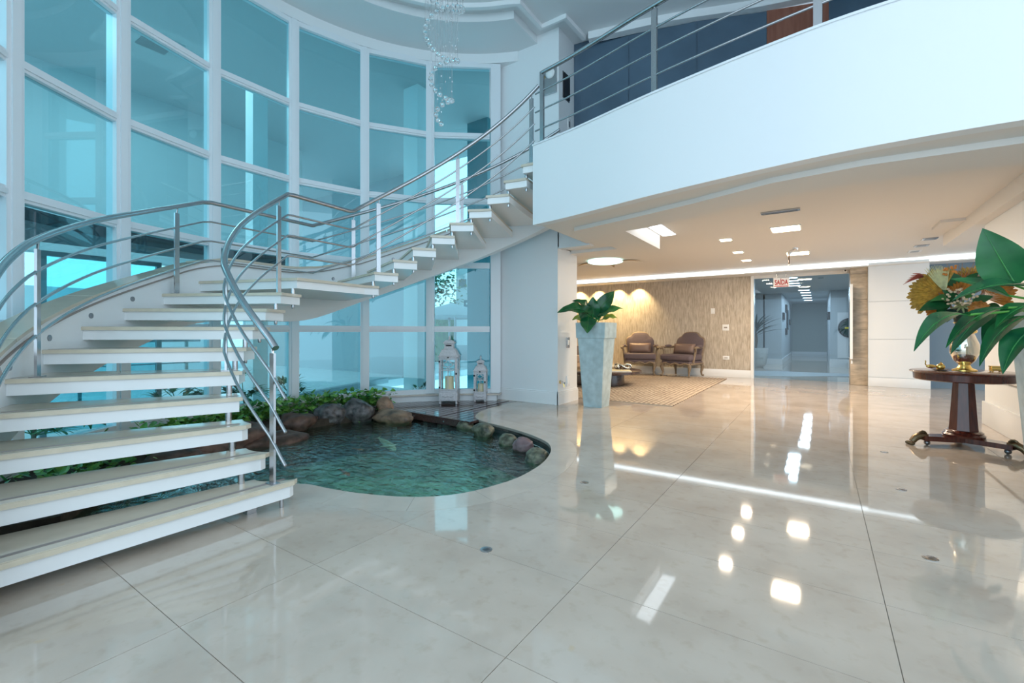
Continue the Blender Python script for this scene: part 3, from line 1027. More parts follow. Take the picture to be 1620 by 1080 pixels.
obj('rosette', MB().lathe([(.03, 0), (.03, .01), (.015, .012)], 16, (0, 0, 0), Matrix.Rotation(PI / 2, 4, 'Y')), 'gold', t)

# ------------------------------------------------------------------ lounge lamps
def square_lamp(x, y, s, label, m, group, power=0, col=(1, .80, .60)):
    t = thing('ceiling_lamp', label, 'ceiling light', (x, y, ZC), group=group)
    obj('frame', MB().box(-s / 2, s / 2, -s / 2, s / 2, -.012, 0), 'white', t)
    obj('diffuser', MB().box(-s / 2 + .02, s / 2 - .02, -s / 2 + .02, s / 2 - .02, -.018, -.012), m, t)
    if power:
        ld = bpy.data.lights.new('lamp_glow', 'AREA')
        ld.size = s * .8
        ld.energy = power
        ld.color = col
        lo = bpy.data.objects.new('lamp_glow', ld)
        COL.objects.link(lo)
        lo.parent = t
        lo.location = (0, 0, -.03)
    return t


square_lamp(-0.42, 8.08, .40, 'large square warm lamp nearest the balcony', 'lamp_warm', 'lounge ceiling lamps', 36)
square_lamp(-0.35, 10.74, .40, 'large square warm lamp above the exit sign', 'lamp_warm', 'lounge ceiling lamps', 40)
for k, y in enumerate((8.48, 9.92, 11.16)):
    square_lamp(-1.32, y, .20, '%s small square lamp in the row by the large lamps' % ('nearest', 'middle', 'farthest')[k], 'lamp_warm', 'small square lamps', 22)
for k, y in enumerate((10.32, 11.07, 11.77)):
    t = thing('ceiling_grille', '%s unlit square spot in the right ceiling row' % ('nearest', 'middle', 'farthest')[k], 'ceiling light', (1.55, y, ZC), group='unlit square spots')
    obj('frame', MB().box(-.1, .1, -.1, .1, -.012, 0), 'white' if k == 2 else 'steel', t)
    obj('insert', MB().box(-.06, .06, -.09, .09, -.016, -.012), 'dark_steel', t)
t = thing('air_vent', 'slim grey air vent in front of the large lamp', 'vent', (-0.42, 6.87, ZC))
obj('frame', MB().box(-.22, .22, -.05, .05, -.02, 0), 'steel', t)
for k in range(3):
    obj('slat', MB().box(-.20, .20, -.035 + k * .028, -.02 + k * .028, -.026, -.02), 'dark_steel', t)
t = thing('ceiling_sensor', 'chrome ceiling sensor with a thin hanging stem by the far large lamp', 'sensor', (-0.37, 10.05, ZC))
obj('mount', MB().lathe([(.05, 0), (.05, -.02), (.03, -.05)][::-1], 16), 'chrome', t)
obj('arm', MB().tube([(0, 0, -.03), (-.08, 0, -.07), (-.10, 0, -.12)], .03, 10), 'chrome', t)
obj('stem', MB().tube([(-.10, 0, -.12), (-.10, 0, -.30)], .012, 8), 'rock_tan', t)
obj('tip', MB().ell((-.10, 0, -.315), .018, .018, .022), 'white_gloss', t)
# teal glass flush lamp with metal leaves
t = thing('glass_ceiling_lamp', 'glowing teal glass dish lamp on the lounge ceiling', 'ceiling light', (-3.92, 9.5, ZC))
obj('dish', MB().lathe([(0.02, -.075), (.18, -.07), (.33, -.05), (.38, -.035), (.36, -.03)], 32), 'lamp_teal', t)
obj('canopy', MB().lathe([(.12, -.03), (.14, 0)], 20), 'steel', t)
for a in (2.9, .4, 1.7):
    vs, fs_ = leaf_mesh((.3 * math.cos(a), .3 * math.sin(a), -.03), (.8 * math.cos(a), .8 * math.sin(a), -.05), .14, (0, 0, 1), .05, .1, 6)
    obj('metal_leaf', MB().add(vs, fs_), 'brass', t)
for k, x in enumerate((-6.34, -5.68, -5.05, -4.42)):
    t = thing('wall_washer', '%s warm downlight washing the wallpaper, counted from the pillar' % LABC[k], 'downlight', (x, 13.05, 2.655), group='wallpaper downlights')
    obj('ring', MB().lathe([(.045, -.012), (.06, -.012), (.06, 0)], 20), 'white', t)
    obj('bulb', MB().lathe([(0, -.010), (.045, -.008)], 16), 'lamp_warm', t)
    ld = bpy.data.lights.new('spot_glow', 'SPOT')
    ld.energy = 120
    ld.color = (1.0, 0.72, 0.36)
    ld.spot_size = R_(95)
    ld.spot_blend = 0.7
    ld.shadow_soft_size = 0.03
    lo = bpy.data.objects.new('spot_glow', ld)
    COL.objects.link(lo)
    lo.parent = t
    lo.location = (0, 0, -.02)
    lo.rotation_euler = (R_(14), 0, 0)

# ------------------------------------------------------------------ atrium ceiling and upper floor
struct('ceiling', MB().box(-8, 6.5, -4, 10, 6.22, 6.4), 'ceiling_white', 'pale blue grey plaster ceiling of the atrium')
ringc = arc(RW + 0.05, 290, 104) + [(-3.96, 6.64), (-3.96, 5.90)] + arc(2.77, 110, 290)
struct('ceiling_ring', MB().prism(ringc, 6.09, 6.23), 'ceiling_white', 'curved dropped ceiling ring following the windows')
mpath = arc(2.60, 290, 108) + [(-3.80, 6.46), (-3.36, 6.46), (-3.34, 7.10)]
m2 = offset_line(mpath, .07)
struct('trim_5', MB().prism(mpath + m2[::-1], 6.15, 6.23), 'white', 'stepped moulding on the inner edge of the ceiling ring')
up_m = [(p.x, p.y) for p in catmull([(-3.2, 7.02, 0), (-1.97, 7.33, 0), (-0.64, 7.80, 0), (1.8, 8.4, 0)], 6)]
struct('trim_6', MB().prism(up_m + offset_line(up_m, -.14)[::-1], 6.10, 6.23), 'white', 'curved cornice over the upper hall')
upw = [(-3.55, 7.2), (-2.6, 7.32), (-1.6, 7.58), (-0.66, 7.95)]
dk = struct('wall_upper', MB().prism(upw + [(p[0] + .02, p[1] + .1) for p in upw[::-1]], 3.56, 6.23), 'dark_blue', 'dark blue glass wall of the upper hall')
for k in range(3):
    a, b = Vector(upw[k]), Vector(upw[k + 1])
    d = (b - a).normalized()
    nrm = Vector((d.y, -d.x))
    a2, b2 = a + d * .01 + nrm * .004, b - d * .01 + nrm * .004
    obj('pane', MB().prism([tuple(a2), tuple(b2), tuple(b2 + nrm * .012), tuple(a2 + nrm * .012)], 3.57, 6.09), 'dark_blue', dk, angle=0)
wp = struct('wall_wood', MB().prism([(-0.66, 7.93), (0.12, 8.2), (0.10, 8.3), (-0.68, 8.05)], 3.56, 6.1), 'red_wood', 'reddish wood panel on the upper floor')
struct('wall_upper_right', MB().prism([(0.12, 8.2), (1.8, 8.75), (1.8, 8.9), (0.10, 8.3)], 3.56, 6.23), 'dark_blue', 'dark wall beyond the wood panel')
t = thing('wall_display', 'black square panel on the side of the upper pillar', 'wall panel', (-3.55, 6.89, 5.34))
obj('case', MB().box(0, .03, -.10, .10, -.2, .2), 'black', t)
obj('rim', MB().box(0, .012, -.12, .12, -.22, .22), 'dark_steel', t)
t = thing('wall_plate', 'low white switch on the side of the upper pillar', 'wall plate', (-3.55, 7.0, 4.75))
obj('plate', MB().bbox(0, .012, -.05, .05, -.1, .1, .003), 'white_gloss', t)
obj('insert', MB().box(.012, .016, -.02, .02, -.05, .05), 'steel', t)
t = thing('alarm_unit', 'grey fire alarm plate with a white bell on the upper white wall', 'alarm', (-3.74, 6.64, 5.42))
obj('plate', MB().bbox(-.16, .16, -.03, 0, -.27, .16, .006), 'steel', t)
obj('bell', MB().ell((.05, -.04, .06), .085, .04, .085), 'white_gloss', t)
obj('lamp', MB().ell((-.08, -.035, .04), .03, .02, .03), 'gold', t)

# ------------------------------------------------------------------ staircase
r = 0.178
TH = [270, 263.5, 256.3, 249.3, 242, 233.5, 225, 216, 207.3, 199] + [163.7 - 8.3 * k for k in range(9)] + [89]
RI, RO = 1.70, 3.04
CH0, CH1 = 199.0, 168.0


def ring(R, th):
    """plan point at radius R; straight across the landing"""
    if CH1 < th < CH0:
        a, b = Vector(pol(R, CH0)), Vector(pol(R, CH1))
        q = a.lerp(b, (CH0 - th) / (CH0 - CH1))
        return (q.x, q.y)
    return pol(R, th)


def zn(th):
    """height of the nosing line"""
    if th >= 199:
        xs = [(TH[i], (i + 1) * r) for i in range(10)]
        if th >= 270:
            return r - (th - 270) / 6.5 * r
        for (a, za), (b, zb) in zip(xs, xs[1:]):
            if b <= th <= a:
                return za + (a - th) / (a - b) * (zb - za)
    if th > 172:
        return 10 * r
    return 10 * r + (172 - th) / 8.3 * r


def band(R0, R1, t0, t1, top, bot, st=2.0):
    """curved vertical band between radii; TOP and BOT are functions of angle"""
    n_ = max(2, int(abs(t1 - t0) / st))
    vs, F = [], []
    for i in range(n_ + 1):
        th = t0 + (t1 - t0) * i / n_
        a, b = ring(R0, th), ring(R1, th)
        vs += [(*a, bot(th)), (*b, bot(th)), (*b, top(th)), (*a, top(th))]
    for i in range(n_):
        o, p = i * 4, i * 4 + 4
        for k in range(4):
            k2 = (k + 1) % 4
            F.append((o + k, p + k, p + k2, o + k2))
    F += [(0, 1, 2, 3), (n_ * 4 + 3, n_ * 4 + 2, n_ * 4 + 1, n_ * 4)]
    return MB().add(vs, F)


stair = thing('staircase', 'curved open staircase with cream stone treads and steel handrails', 'staircase', (0, 0, 0))
s_top = lambda th: max(0.12, zn(th) + (0.20 if th > 199 or th < 165 else 0.28))
s_bot = lambda th: max(0.0, zn(th) - 0.44)


def smooth_fn(fn, w=6):
    return lambda th: sum(fn(th + d) for d in range(-w, w + 1, 2)) / (w + 1)


s_top, s_bot = smooth_fn(s_top), smooth_fn(s_bot)
obj('stringer', band(RO, RO + 0.17, 278, 93, s_top, s_bot), 'white', stair, angle=50)
# cream cap in lengths, with a grey moulding below it
caps = [278, 258, 240, 223, 206, 199, 168, 150, 132, 114, 93]
for a, b in zip(caps, caps[1:]):
    obj('stringer_cap', band(RO - 0.015, RO + 0.20, a - .1, b + .1, lambda th: s_top(th) + 0.028, lambda th: s_top(th)), 'tread_stone', stair, angle=50)
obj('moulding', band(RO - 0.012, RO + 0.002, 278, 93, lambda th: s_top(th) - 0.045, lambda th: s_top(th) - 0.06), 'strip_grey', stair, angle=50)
for th in (250, 241, 232, 223, 214, 204, 192, 165, 148, 131):
    p = ring(RO, th)
    a = math.radians(th)
    M = Matrix.Translation((p[0], p[1], zn(th) + 0.055)) @ Matrix.Rotation(a, 4, 'Z') @ Matrix.Rotation(-PI / 2, 4, 'Y')
    o = obj('step_light', MB().lathe([(.024, 0), (.024, .006), (.014, .004), (0, .004)], 16, (0, 0, 0), M), 'dark_steel', stair)
for n_ in range(1, 20):
    z = n_ * r
    tf, tb = TH[n_ - 1], TH[n_] - (1.8 if n_ < 10 else 2.2)
    if n_ == 19:
        tb = TH[n_] - 0.2
    rf = {1: 1.49, 2: 1.60, 3: 1.66}.get(n_, RI)

    def outline(ins, rin):
        N = 8
        if n_ == 10:
            inner = [pol(RI + ins, CH0), pol(RI + ins, CH1), pol(RI + ins, tb + .1)]
        else:
            inner = []
            for i in range(N + 1):
                s = i / N
                R = RI + (rin - RI) * (1 - s) ** 2.2 + ins
                inner.append(pol(R, tf + (tb - tf) * s))
            if n_ <= 3:      # rounded front corner
                c0 = Vector(pol(rin + ins + .05, tf))
                inner[0] = tuple(c0)
                inner.insert(1, pol(rin + ins + .012, tf - .9))
        outer = [pol(RO + 0.03, tb + (tf - tb) * i / 6) for i in range(7)] if n_ != 10 else [pol(RO + .03, tb), pol(RO + .03, CH1), pol(RO + .03, CH0)]
        return inner + outer

    o1 = outline(0.0, rf)
    slab = obj('tread', MB().prism(o1, z - 0.03, z), 'tread_stone', stair, angle=20)
    # pale edge band of the slab along the nosing
    ff = Vector(pol(rf + (.05 if n_ <= 3 else 0), tf))
    fo = Vector(pol(RO + .02, tf))
    dv = (fo - ff).normalized()
    nv = Vector((-dv.y, dv.x))
    if nv.dot(Vector(pol(2.3, tf)) - Vector(pol(2.3, tb))) < 0:
        nv = -nv
    obj('nosing', MB().prism([tuple(ff), tuple(fo), tuple(fo + nv * .008), tuple(ff + nv * .008)], z - .03, z - .004), 'tread_edge', slab, angle=0)
    q0, q1 = ff - nv * .065 + dv * .02, fo - nv * .065 - dv * .02
    obj('grip_strip', MB().prism([tuple(q0), tuple(q1), tuple(q1 - nv * .032), tuple(q0 - nv * .032)], z, z + .0012), 'strip_grey', slab, angle=0)
    # white body, set back under the slab
    bo = outline(0.022, rf)
    c = (sum(p[0] for p in bo) / len(bo), sum(p[1] for p in bo) / len(bo))
    bo = [(p[0] - nv.x * (.012 if k < 2 or k == len(bo) - 1 else 0), p[1] - nv.y * (.012 if k < 2 or k == len(bo) - 1 else 0)) for k, p in enumerate(bo)]
    obj('body', MB().prism(bo, z - 0.112, z - 0.03), 'white_gloss', slab, angle=20)
    # steel pin carrying the next tread
    if n_ < 19:
        pp = pol(RI + 0.09, TH[n_] - 1.0 if n_ != 10 else TH[n_] - 0.6)
        obj('support_pin', MB().lathe([(.021, z), (.021, z + r - .112)], 14, (pp[0], pp[1], 0)), 'steel', slab)
        obj('pin_nut', MB().lathe([(.012, z - .15), (.016, z - .135), (.016, z - .112)], 12, (pp[0], pp[1], 0)), 'steel', slab)
obj('foot_post', MB().cyl(*pol(1.60, 268.2), 0, r - .112, .014, 14), 'steel', stair)
obj('foot_plate', MB().box(-3.16, -3.10, 1.50, 1.56, 0, r - .112), 'steel', stair)


def rail_R(th):
    if th > 245:
        return 1.82 + (1.66 - 1.82) * min(1, (th - 245) / 23)
    return 1.82


def rail_path(Rf, off, t0, t1, st=2):
    n_ = int(abs(t1 - t0) / st)
    pts = []
    for i in range(n_ + 1):
        th = t0 + (t1 - t0) * i / n_
        pts.append((*ring(Rf(th), th), zn(th) + off))
    return pts


HR = 0.90
obj('handrail', MB().tube(rail_path(rail_R, HR, 269.5, 91), .024, 12), 'steel', stair, angle=60)
for off in (.68, .46, .24):
    obj('rail', MB().tube(rail_path(rail_R, off, 273.5, 93), .0105, 8), 'steel', stair, angle=60)
RR2 = lambda th: 2.93
obj('handrail', MB().tube(rail_path(RR2, HR, 272, 96), .024, 12), 'steel', stair, angle=60)
for off in (.68, .46, .24):
    obj('rail', MB().tube(rail_path(RR2, off, 272, 98), .0105, 8), 'steel', stair, angle=60)


def post(R, th, n_):
    p = ring(R, th)
    zb, zt = n_ * r, zn(th) + HR - .07
    M = Matrix.Translation((p[0], p[1], 0)) @ Matrix.Rotation(R_(th), 4, 'Z')
    po = obj('post', MB().box(-.008, .008, -.027, .027, zb, zt, M), 'steel', stair, angle=0)
    obj('bracket', MB().tube([tuple(M @ Vector((0, 0, zt - .005))), tuple(M @ Vector((0, -.01, zt + .055)))], .008, 8), 'steel', po)
    obj('base_plate', MB().box(-.03, .03, -.045, .045, zb, zb + .006, M), 'steel', po)


for th, n_ in ((268.2, 1), (238.5, 5), (203.5, 9), (160.5, 11), (127.2, 15), (94.5, 19)):
    post(rail_R(th), th, n_)
for th, n_ in ((268.5, 1), (239.5, 5), (206.2, 9), (160.0, 11), (127.2, 15)):
    post(2.93, th, n_)

# ------------------------------------------------------------------ balcony railing
rl = thing('balcony_railing', 'steel railing with three rods along the balcony edge', 'railing', (0, 0, 0))
mid = offset_line(fas, -0.06)
mid = mid[1:]
obj('handrail', MB().tube([(*p, ZF + .93) for p in mid], .024, 12), 'steel', rl, angle=60)
ext = [(mid[0][0] - .12, mid[0][1] + .03)] + mid
for off in (.22, .46, .70):
    obj('rail', MB().tube([(*p, ZF + off) for p in ext], .0105, 8), 'steel', rl, angle=60)
for k in (0, 11, 20, 29):
    p = mid[min(k, len(mid) - 1)]
    q = mid[min(k + 1, len(mid) - 1)] if k < len(mid) - 1 else mid[-1]
    o_ = mid[max(k - 1, 0)]
    a = math.atan2(q[1] - o_[1], q[0] - o_[0])
    M = Matrix.Translation((p[0], p[1], 0)) @ Matrix.Rotation(a, 4, 'Z')
    po = obj('post', MB().box(-.03, .03, -.012, .012, ZF + .02, ZF + .89, M), 'steel', rl, angle=0)
    obj('bracket', MB().tube([(p[0], p[1], ZF + .88), (p[0], p[1], ZF + .92)], .009, 8), 'steel', po)
    obj('base_plate', MB().box(-.05, .05, -.03, .03, ZF + .02, ZF + .026, M), 'steel', po)

# ------------------------------------------------------------------ chandelier
ch = thing('chandelier', 'spiral crystal chandelier on fine wires hanging in the stairwell', 'chandelier', (-3.02, 3.28, 6.22))
obj('ceiling_disc', MB().lathe([(.42, -.05), (.45, -.02), (.45, 0)], 40), 'ceiling_white', ch)
bm = bmesh.new()
bmesh.ops.create_icosphere(bm, subdivisions=2, radius=.024)
cm = bpy.data.meshes.new('crystal')
bm.to_mesh(cm)
bm.free()
cm.materials.append(MATS['crystal'])
wm = MB().tube([(0, 0, 0), (0, 0, 1)], .0011, 4, False).mesh('wire')
wm.materials.append(MATS['steel'])
bead = MB().ell((0, 0, 0), .006, .006, .009, 6, 4).mesh('bead')
bead.materials.append(MATS['crystal'])
tt, k = 0.0, 0
while k < 150:
    z = 3.235 + .26 * tt + .055 * tt * tt
    R = .055 + .052 * tt
    if z > 5.7:
        break
    a = 2 * PI * tt + R_(150)
    x, y = R * math.cos(a), R * math.sin(a)
    c = shared('crystal', cm, ch, Matrix.Translation((x, y, z - 6.22)))
    shared('wire', wm, ch, Matrix.Translation((x, y, z - 6.22 + .02)) @ Matrix.Diagonal((1, 1, 6.2 - z - .04, 1)))
    for b in range(2):
        shared('bead', bead, ch, Matrix.Translation((x, y, z - 6.22 + .12 + .35 * b + .1 * math.sin(k))))
    tt += .052 / (2 * PI * max(R, .075))
    k += 1

# ------------------------------------------------------------------ lanterns with candles
def lantern(loc, W, H, rz, label, candle_label):
    t = thing('lantern', label, 'lantern', loc, rz, 'white lanterns on the deck')
    w = W / 2
    zb, zd, zg, zr = .045 * H, .17 * H, .20 * H, .70 * H
    for sx in (-1, 1):
        for sy in (-1, 1):
            obj('foot', MB().lathe([(.014, 0), (.02, .012), (.012, .03), (.022, zb)], 10, (sx * (w - .02), sy * (w - .02), 0)), 'distressed_white', t)
            obj('corner_post', MB().bbox(sx * (w - .012) - .012, sx * (w - .012) + .012, sy * (w - .012) - .012, sy * (w - .012) + .012, zd, zr, .003), 'distressed_white', t)
    b = obj('base_box', MB().bbox(-w, w, -w, w, zb, zd, .005), 'distressed_white', t)
    dr = obj('drawer', MB().bbox(-w + .02, w - .02, -w - .008, -w, zb + .015, zd - .012, .003), 'distressed_white', b)
    obj('carving', MB().tube([(-.3 * W, -w - .01, (zb + zd) / 2 + .008), (-.15 * W, -w - .01, (zb + zd) / 2 - .008), (0, -w - .01, (zb + zd) / 2 + .004), (.15 * W, -w - .01, (zb + zd) / 2 - .008), (.3 * W, -w - .01, (zb + zd) / 2 + .008)], .003, 6), 'sofa_grey', b)
    obj('floor_plate', MB().bbox(-w, w, -w, w, zd, zg, .004), 'distressed_white', t)
    obj('top_plate', MB().bbox(-w, w, -w, w, zr - .03, zr, .004), 'distressed_white', t)
    # front door frame with cloverleaf fretwork
    dz0, dz1 = zg + .004, zr - .034
    dm = MB().box(-w + .022, -w + .04, -w - .006, -w + .008, dz0, dz1).box(w - .04, w - .022, -w - .006, -w + .008, dz0, dz1)
    dm.box(-w + .04, w - .04, -w - .006, -w + .008, dz0, dz0 + .018).box(-w + .04, w - .04, -w - .006, -w + .008, dz1 - .018, dz1)
    zm = dz0 + (dz1 - dz0) * .64
    dm.box(-w + .04, w - .04, -w - .004, -w + .006, zm - .006, zm + .006)
    dm.box(-.005, .005, -w - .004, -w + .006, dz0 + .018, zm)
    door = obj('door', dm, 'distressed_white', t)
    zc, rr = zm + (dz1 - zm) * .50, (dz1 - zm) * .19
    clover = []
    for ca in (0, 90, 180):
        for k in range(-4, 5):
            a = R_(ca + k * 27)
            clover.append((math.cos(R_(ca)) * rr * 1.05 + math.cos(a) * rr, -w, zc + math.sin(R_(ca)) * rr * 1.05 + math.sin(a) * rr))
    clover += [(-.012, -w, zc - rr * .9), (-.02, -w, zm), (.02, -w, zm), (.012, -w, zc - rr * .9)]
    obj('fretwork', MB().tube(clover, .0065, 6, closed=True), 'distressed_white', door)
    for s in (-1, 1):
        obj('fret_bar', MB().tube([(s * rr * 1.9, -w, zc), (s * (w - .04), -w, zc + .01)], .005, 6), 'distressed_white', door)
    for zz in (dz0 + .03, dz1 - .06):
        obj('hinge', MB().box(-w - .002, -w + .026, -w - .012, -w - .006, zz, zz + .03), 'iron', door)
    obj('latch', MB().box(w - .03, w - .006, -w - .012, -w - .006, (dz0 + dz1) / 2, (dz0 + dz1) / 2 + .03), 'iron', door)
    # side frames and thin panes
    for ax in range(3):
        Ms = Matrix.Rotation(PI / 2 * (ax + 1), 4, 'Z')
        obj('side_frame', MB().box(-w + .022, w - .022, -w, -w + .008, zm - .006, zm + .006, Ms).box(-.005, .005, -w, -w + .008, zg, zm, Ms), 'distressed_white', t)
        obj('pane', MB().box(-w + .026, w - .026, -w + .009, -w + .011, zg, zr - .03, Ms), 'clear_glass', t)
    # stepped pagoda roof
    hr = H * .30
    prof = [(1.10, 0), (1.10, .03), (1.0, .06), (.72, .34), (.56, .40), (.50, .42), (.48, .62), (.60, .66), (.60, .70), (.40, .80), (.12, .84), (.10, .86)]
    vs, F = [], []
    for q, zz in prof:
        for cx_, cy_ in ((-1, -1), (1, -1), (1, 1), (-1, 1)):
            vs.append((cx_ * w * q, cy_ * w * q, zr + zz * hr))
    for i in range(len(prof) - 1):
        for k in range(4):
            k2 = (k + 1) % 4
            F.append((i * 4 + k, i * 4 + k2, i * 4 + 4 + k2, i * 4 + 4 + k))
    F += [(3, 2, 1, 0), tuple(range(len(prof) * 4 - 4, len(prof) * 4))]
    rf_ = obj('roof', MB().add(vs, F), 'distressed_white', t, angle=20)
    obj('finial', MB().lathe([(.012, 0), (.02, .012), (.01, .025), (.018, .04), (.006, .06), (0, .07)], 12, (0, 0, zr + .85 * hr)), 'distressed_white', rf_)
    obj('heart', MB().ell((-.006, -w * 1.0 - .004, zr - .012), .008, .003, .012).ell((.006, -w * 1.0 - .004, zr - .012), .008, .003, .012), 'iron', rf_)
    obj('vent', MB().box(-.3 * w, .3 * w, -.49 * w - .006, -.45 * w, zr + .52 * hr, zr + .58 * hr), 'iron', rf_)
    c = thing('candle', candle_label, 'candle', (loc[0], loc[1], loc[2] + zg), rz)
    ch_ = H * .20
    obj('wax', MB().lathe([(W * .24, 0), (W * .24, ch_), (W * .18, ch_ - .008), (0, ch_ - .01)], 24), 'wax', c)
    obj('wick', MB().tube([(0, 0, ch_ - .012), (.002, 0, ch_ + .012)], .0025, 6), 'black', c)
    return t


lantern((-5.19, 5.80, .004), .31, 1.12, R_(33), 'tall white distressed wooden lantern on the deck', 'large cream pillar candle in the tall lantern')
lantern((-4.88, 6.26, .004), .215, .75, R_(30), 'shorter white distressed wooden lantern on the deck', 'pale pillar candle in the shorter lantern')

# ------------------------------------------------------------------ tall planters
def planter(loc, Hp, name, label):
    t = thing(name, label, 'potted plant', loc)
    b0, b1, tp = .155, .225, .25
    zr = Hp - .25
    vs, F = [], []
    for hw, z in ((b0, 0), (b1, zr), (b1 + .005, zr), (tp - .006, zr + .004), (tp, Hp), (tp - .03, Hp), (tp - .04, Hp - .12)):
        vs += [(-hw, -hw, z), (hw, -hw, z), (hw, hw, z), (-hw, hw, z)]
    for i in range(6):
        for k in range(4):
            k2 = (k + 1) % 4
            F.append((i * 4 + k, i * 4 + k2, i * 4 + 4 + k2, i * 4 + 4 + k))
    F += [(3, 2, 1, 0), (24, 25, 26, 27)]
    obj('pot', MB().add(vs[:12], F[:8] + [(3, 2, 1, 0)]), 'pot_glaze', t, angle=15)
    rimv = [vs[k] for k in range(8, 28)]
    F2 = []
    for i in range(4):
        for k in range(4):
            k2 = (k + 1) % 4
            F2.append((i * 4 + k, i * 4 + k2, i * 4 + 4 + k2, i * 4 + 4 + k))
    obj('rim', MB().add(rimv, F2), 'pot_glaze', t, angle=15)
    obj('soil', MB().box(-tp + .04, tp - .04, -tp + .04, tp - .04, Hp - .13, Hp - .05), 'soil', t)
    return t


def add_leaf(t, o, base, tip, w, up, m='leaf_deep', arch=.12, fold=.25, hub=(0, 0, 0), wave=.04, shape=1.0):
    """blade with a stalk; all points in world coordinates"""
    O = Vector(o)
    vs, F = leaf_mesh(Vector(base) - O, Vector(tip) - O, w, up, arch, fold, 12, 0, shape, wave)
    lf = obj('leaf', MB().add(vs, F), m, t, angle=60)
    B, T = Vector(base) - O, Vector(tip) - O
    ax = T - B
    U = Vector(up).normalized()
    U = (U - ax.normalized() * U.dot(ax.normalized())).normalized()
    rib = [B + ax * s + U * (arch * ax.length * 4 * s * (1 - s) + .002) for s in (0, .2, .4, .6, .8, .95)]
    obj('midrib', MB().tube(rib, .004, 6, radii=[.006, .005, .004, .003, .002, .001]), 'leaf_mid', lf)
    Hh = Vector(hub) - O
    mid_ = (Hh + B) / 2 + Vector((0, 0, .05))
    obj('stalk', MB().tube([tuple(Hh), tuple(mid_), tuple(B)], .008, 8), 'stem_green', lf)


O1 = (-3.0, 6.9, 0)
t = planter(O1, 1.35, 'tall_planter', 'leafy plant in a tall square glazed planter in front of the pillar')
hub = (-3.0, 6.85, 1.28)
V_ = (.37, -.93, .15)
for b, tp, w, up, m, ar in [
        ((-3.04, 6.72, 1.50), (-3.40, 6.30, 1.50), .20, (.3, -.6, .7), 'leaf_deep', .16),
        ((-3.03, 6.66, 1.44), (-2.96, 6.46, 1.18), .20, (.4, -.9, .2), 'leaf_deep', .08),
        ((-2.98, 6.86, 1.50), (-2.74, 7.02, 1.86), .19, V_, 'leaf_deep', .12),
        ((-2.97, 6.90, 1.44), (-2.62, 7.10, 1.58), .16, (.2, -.6, .8), 'leaf_mid', .14),
        ((-3.00, 6.76, 1.42), (-2.97, 6.70, 1.76), .19, V_, 'leaf_deep', .05),
        ((-3.12, 6.92, 1.44), (-3.42, 6.86, 1.40), .18, (0, -.6, .8), 'leaf_lime', .10),
        ((-3.08, 6.78, 1.52), (-3.30, 6.62, 1.70), .17, (.2, -.5, .8), 'leaf_deep', .22),
        ((-2.92, 6.95, 1.40), (-2.70, 7.08, 1.42), .15, (.1, -.5, .9), 'leaf_lime', .15),
        ((-3.02, 6.72, 1.44), (-3.16, 6.50, 1.60), .20, V_, 'leaf_deep', .05),
        ((-2.96, 6.80, 1.44), (-2.86, 6.66, 1.38), .15, (.4, -.7, .5), 'leaf_deep', .15),
        ((-3.0, 7.0, 1.42), (-3.1, 7.2, 1.62), .17, (0, -.5, .8), 'leaf_deep', .12)]:
    add_leaf(t, O1, b, tp, w * 1.22, up, m, ar, .22, hub, .16, 1.15)
O2 = (1.45, 4.80, 0)
t = planter(O2, 1.35, 'tall_planter', 'large leaved plant in the tall square planter at the right edge')
hub = (1.46, 4.80, 1.28)
V2 = (-.25, -.95, .1)
for b, tp, w, up, m, ar, fo in [
        ((1.13, 4.56, 1.52), (0.955, 4.51, 1.93), .26, (-.35, -.9, .1), 'leaf_big', .04, .12),
        ((1.24, 4.58, 1.48), (0.72, 4.06, 1.405), .155, (-.1, -.5, .85), 'leaf_deep', .10, .35),
        ((1.13, 4.70, 1.46), (0.79, 4.52, 1.585), .13, (-.2, -.7, .6), 'leaf_big', .06, .2),
        ((0.80, 4.07, 1.31), (0.485, 3.71, 1.08), .14, (-.3, -.5, .8), 'leaf_deep', .16, .3),
        ((1.03, 4.32, 1.36), (0.66, 3.89, 1.10), .13, (-.4, -.5, .7), 'leaf_deep', .10, .3),
        ((1.15, 4.40, 1.31), (0.85, 4.08, 0.98), .13, (-.5, -.5, .6), 'leaf_deep', .12, .3),
        ((1.16, 4.28, 1.23), (0.94, 4.02, 0.94), .16, (-.5, -.6, .5), 'leaf_deep', .14, .3),
        ((1.10, 4.72, 1.38), (0.78, 4.45, 1.04), .14, (-.4, -.7, .5), 'leaf_deep', .14, .25),
        ((1.34, 4.77, 1.58), (1.16, 4.79, 1.71), .16, V2, 'leaf_deep', .05, .2),
        ((1.17, 4.80, 1.40), (1.00, 4.66, 1.03), .15, (-.5, -.7, .3), 'leaf_deep', .12, .25),
        ((1.31, 4.83, 1.48), (1.50, 4.97, 1.80), .18, V2, 'leaf_deep', .08, .2),
        ((1.22, 4.50, 1.38), (0.95, 4.22, 1.22), .14, (-.3, -.5, .8), 'leaf_big', .12, .3),
        ((1.30, 4.45, 1.30), (1.12, 4.12, 1.02), .15, (-.4, -.6, .6), 'leaf_deep', .12, .3),
        ((1.6, 4.6, 1.45), (1.72, 4.3, 1.3), .15, (.2, -.5, .8), 'leaf_deep', .12, .3)]:
    add_leaf(t, O2, b, tp, w, up, m, ar, fo, hub)

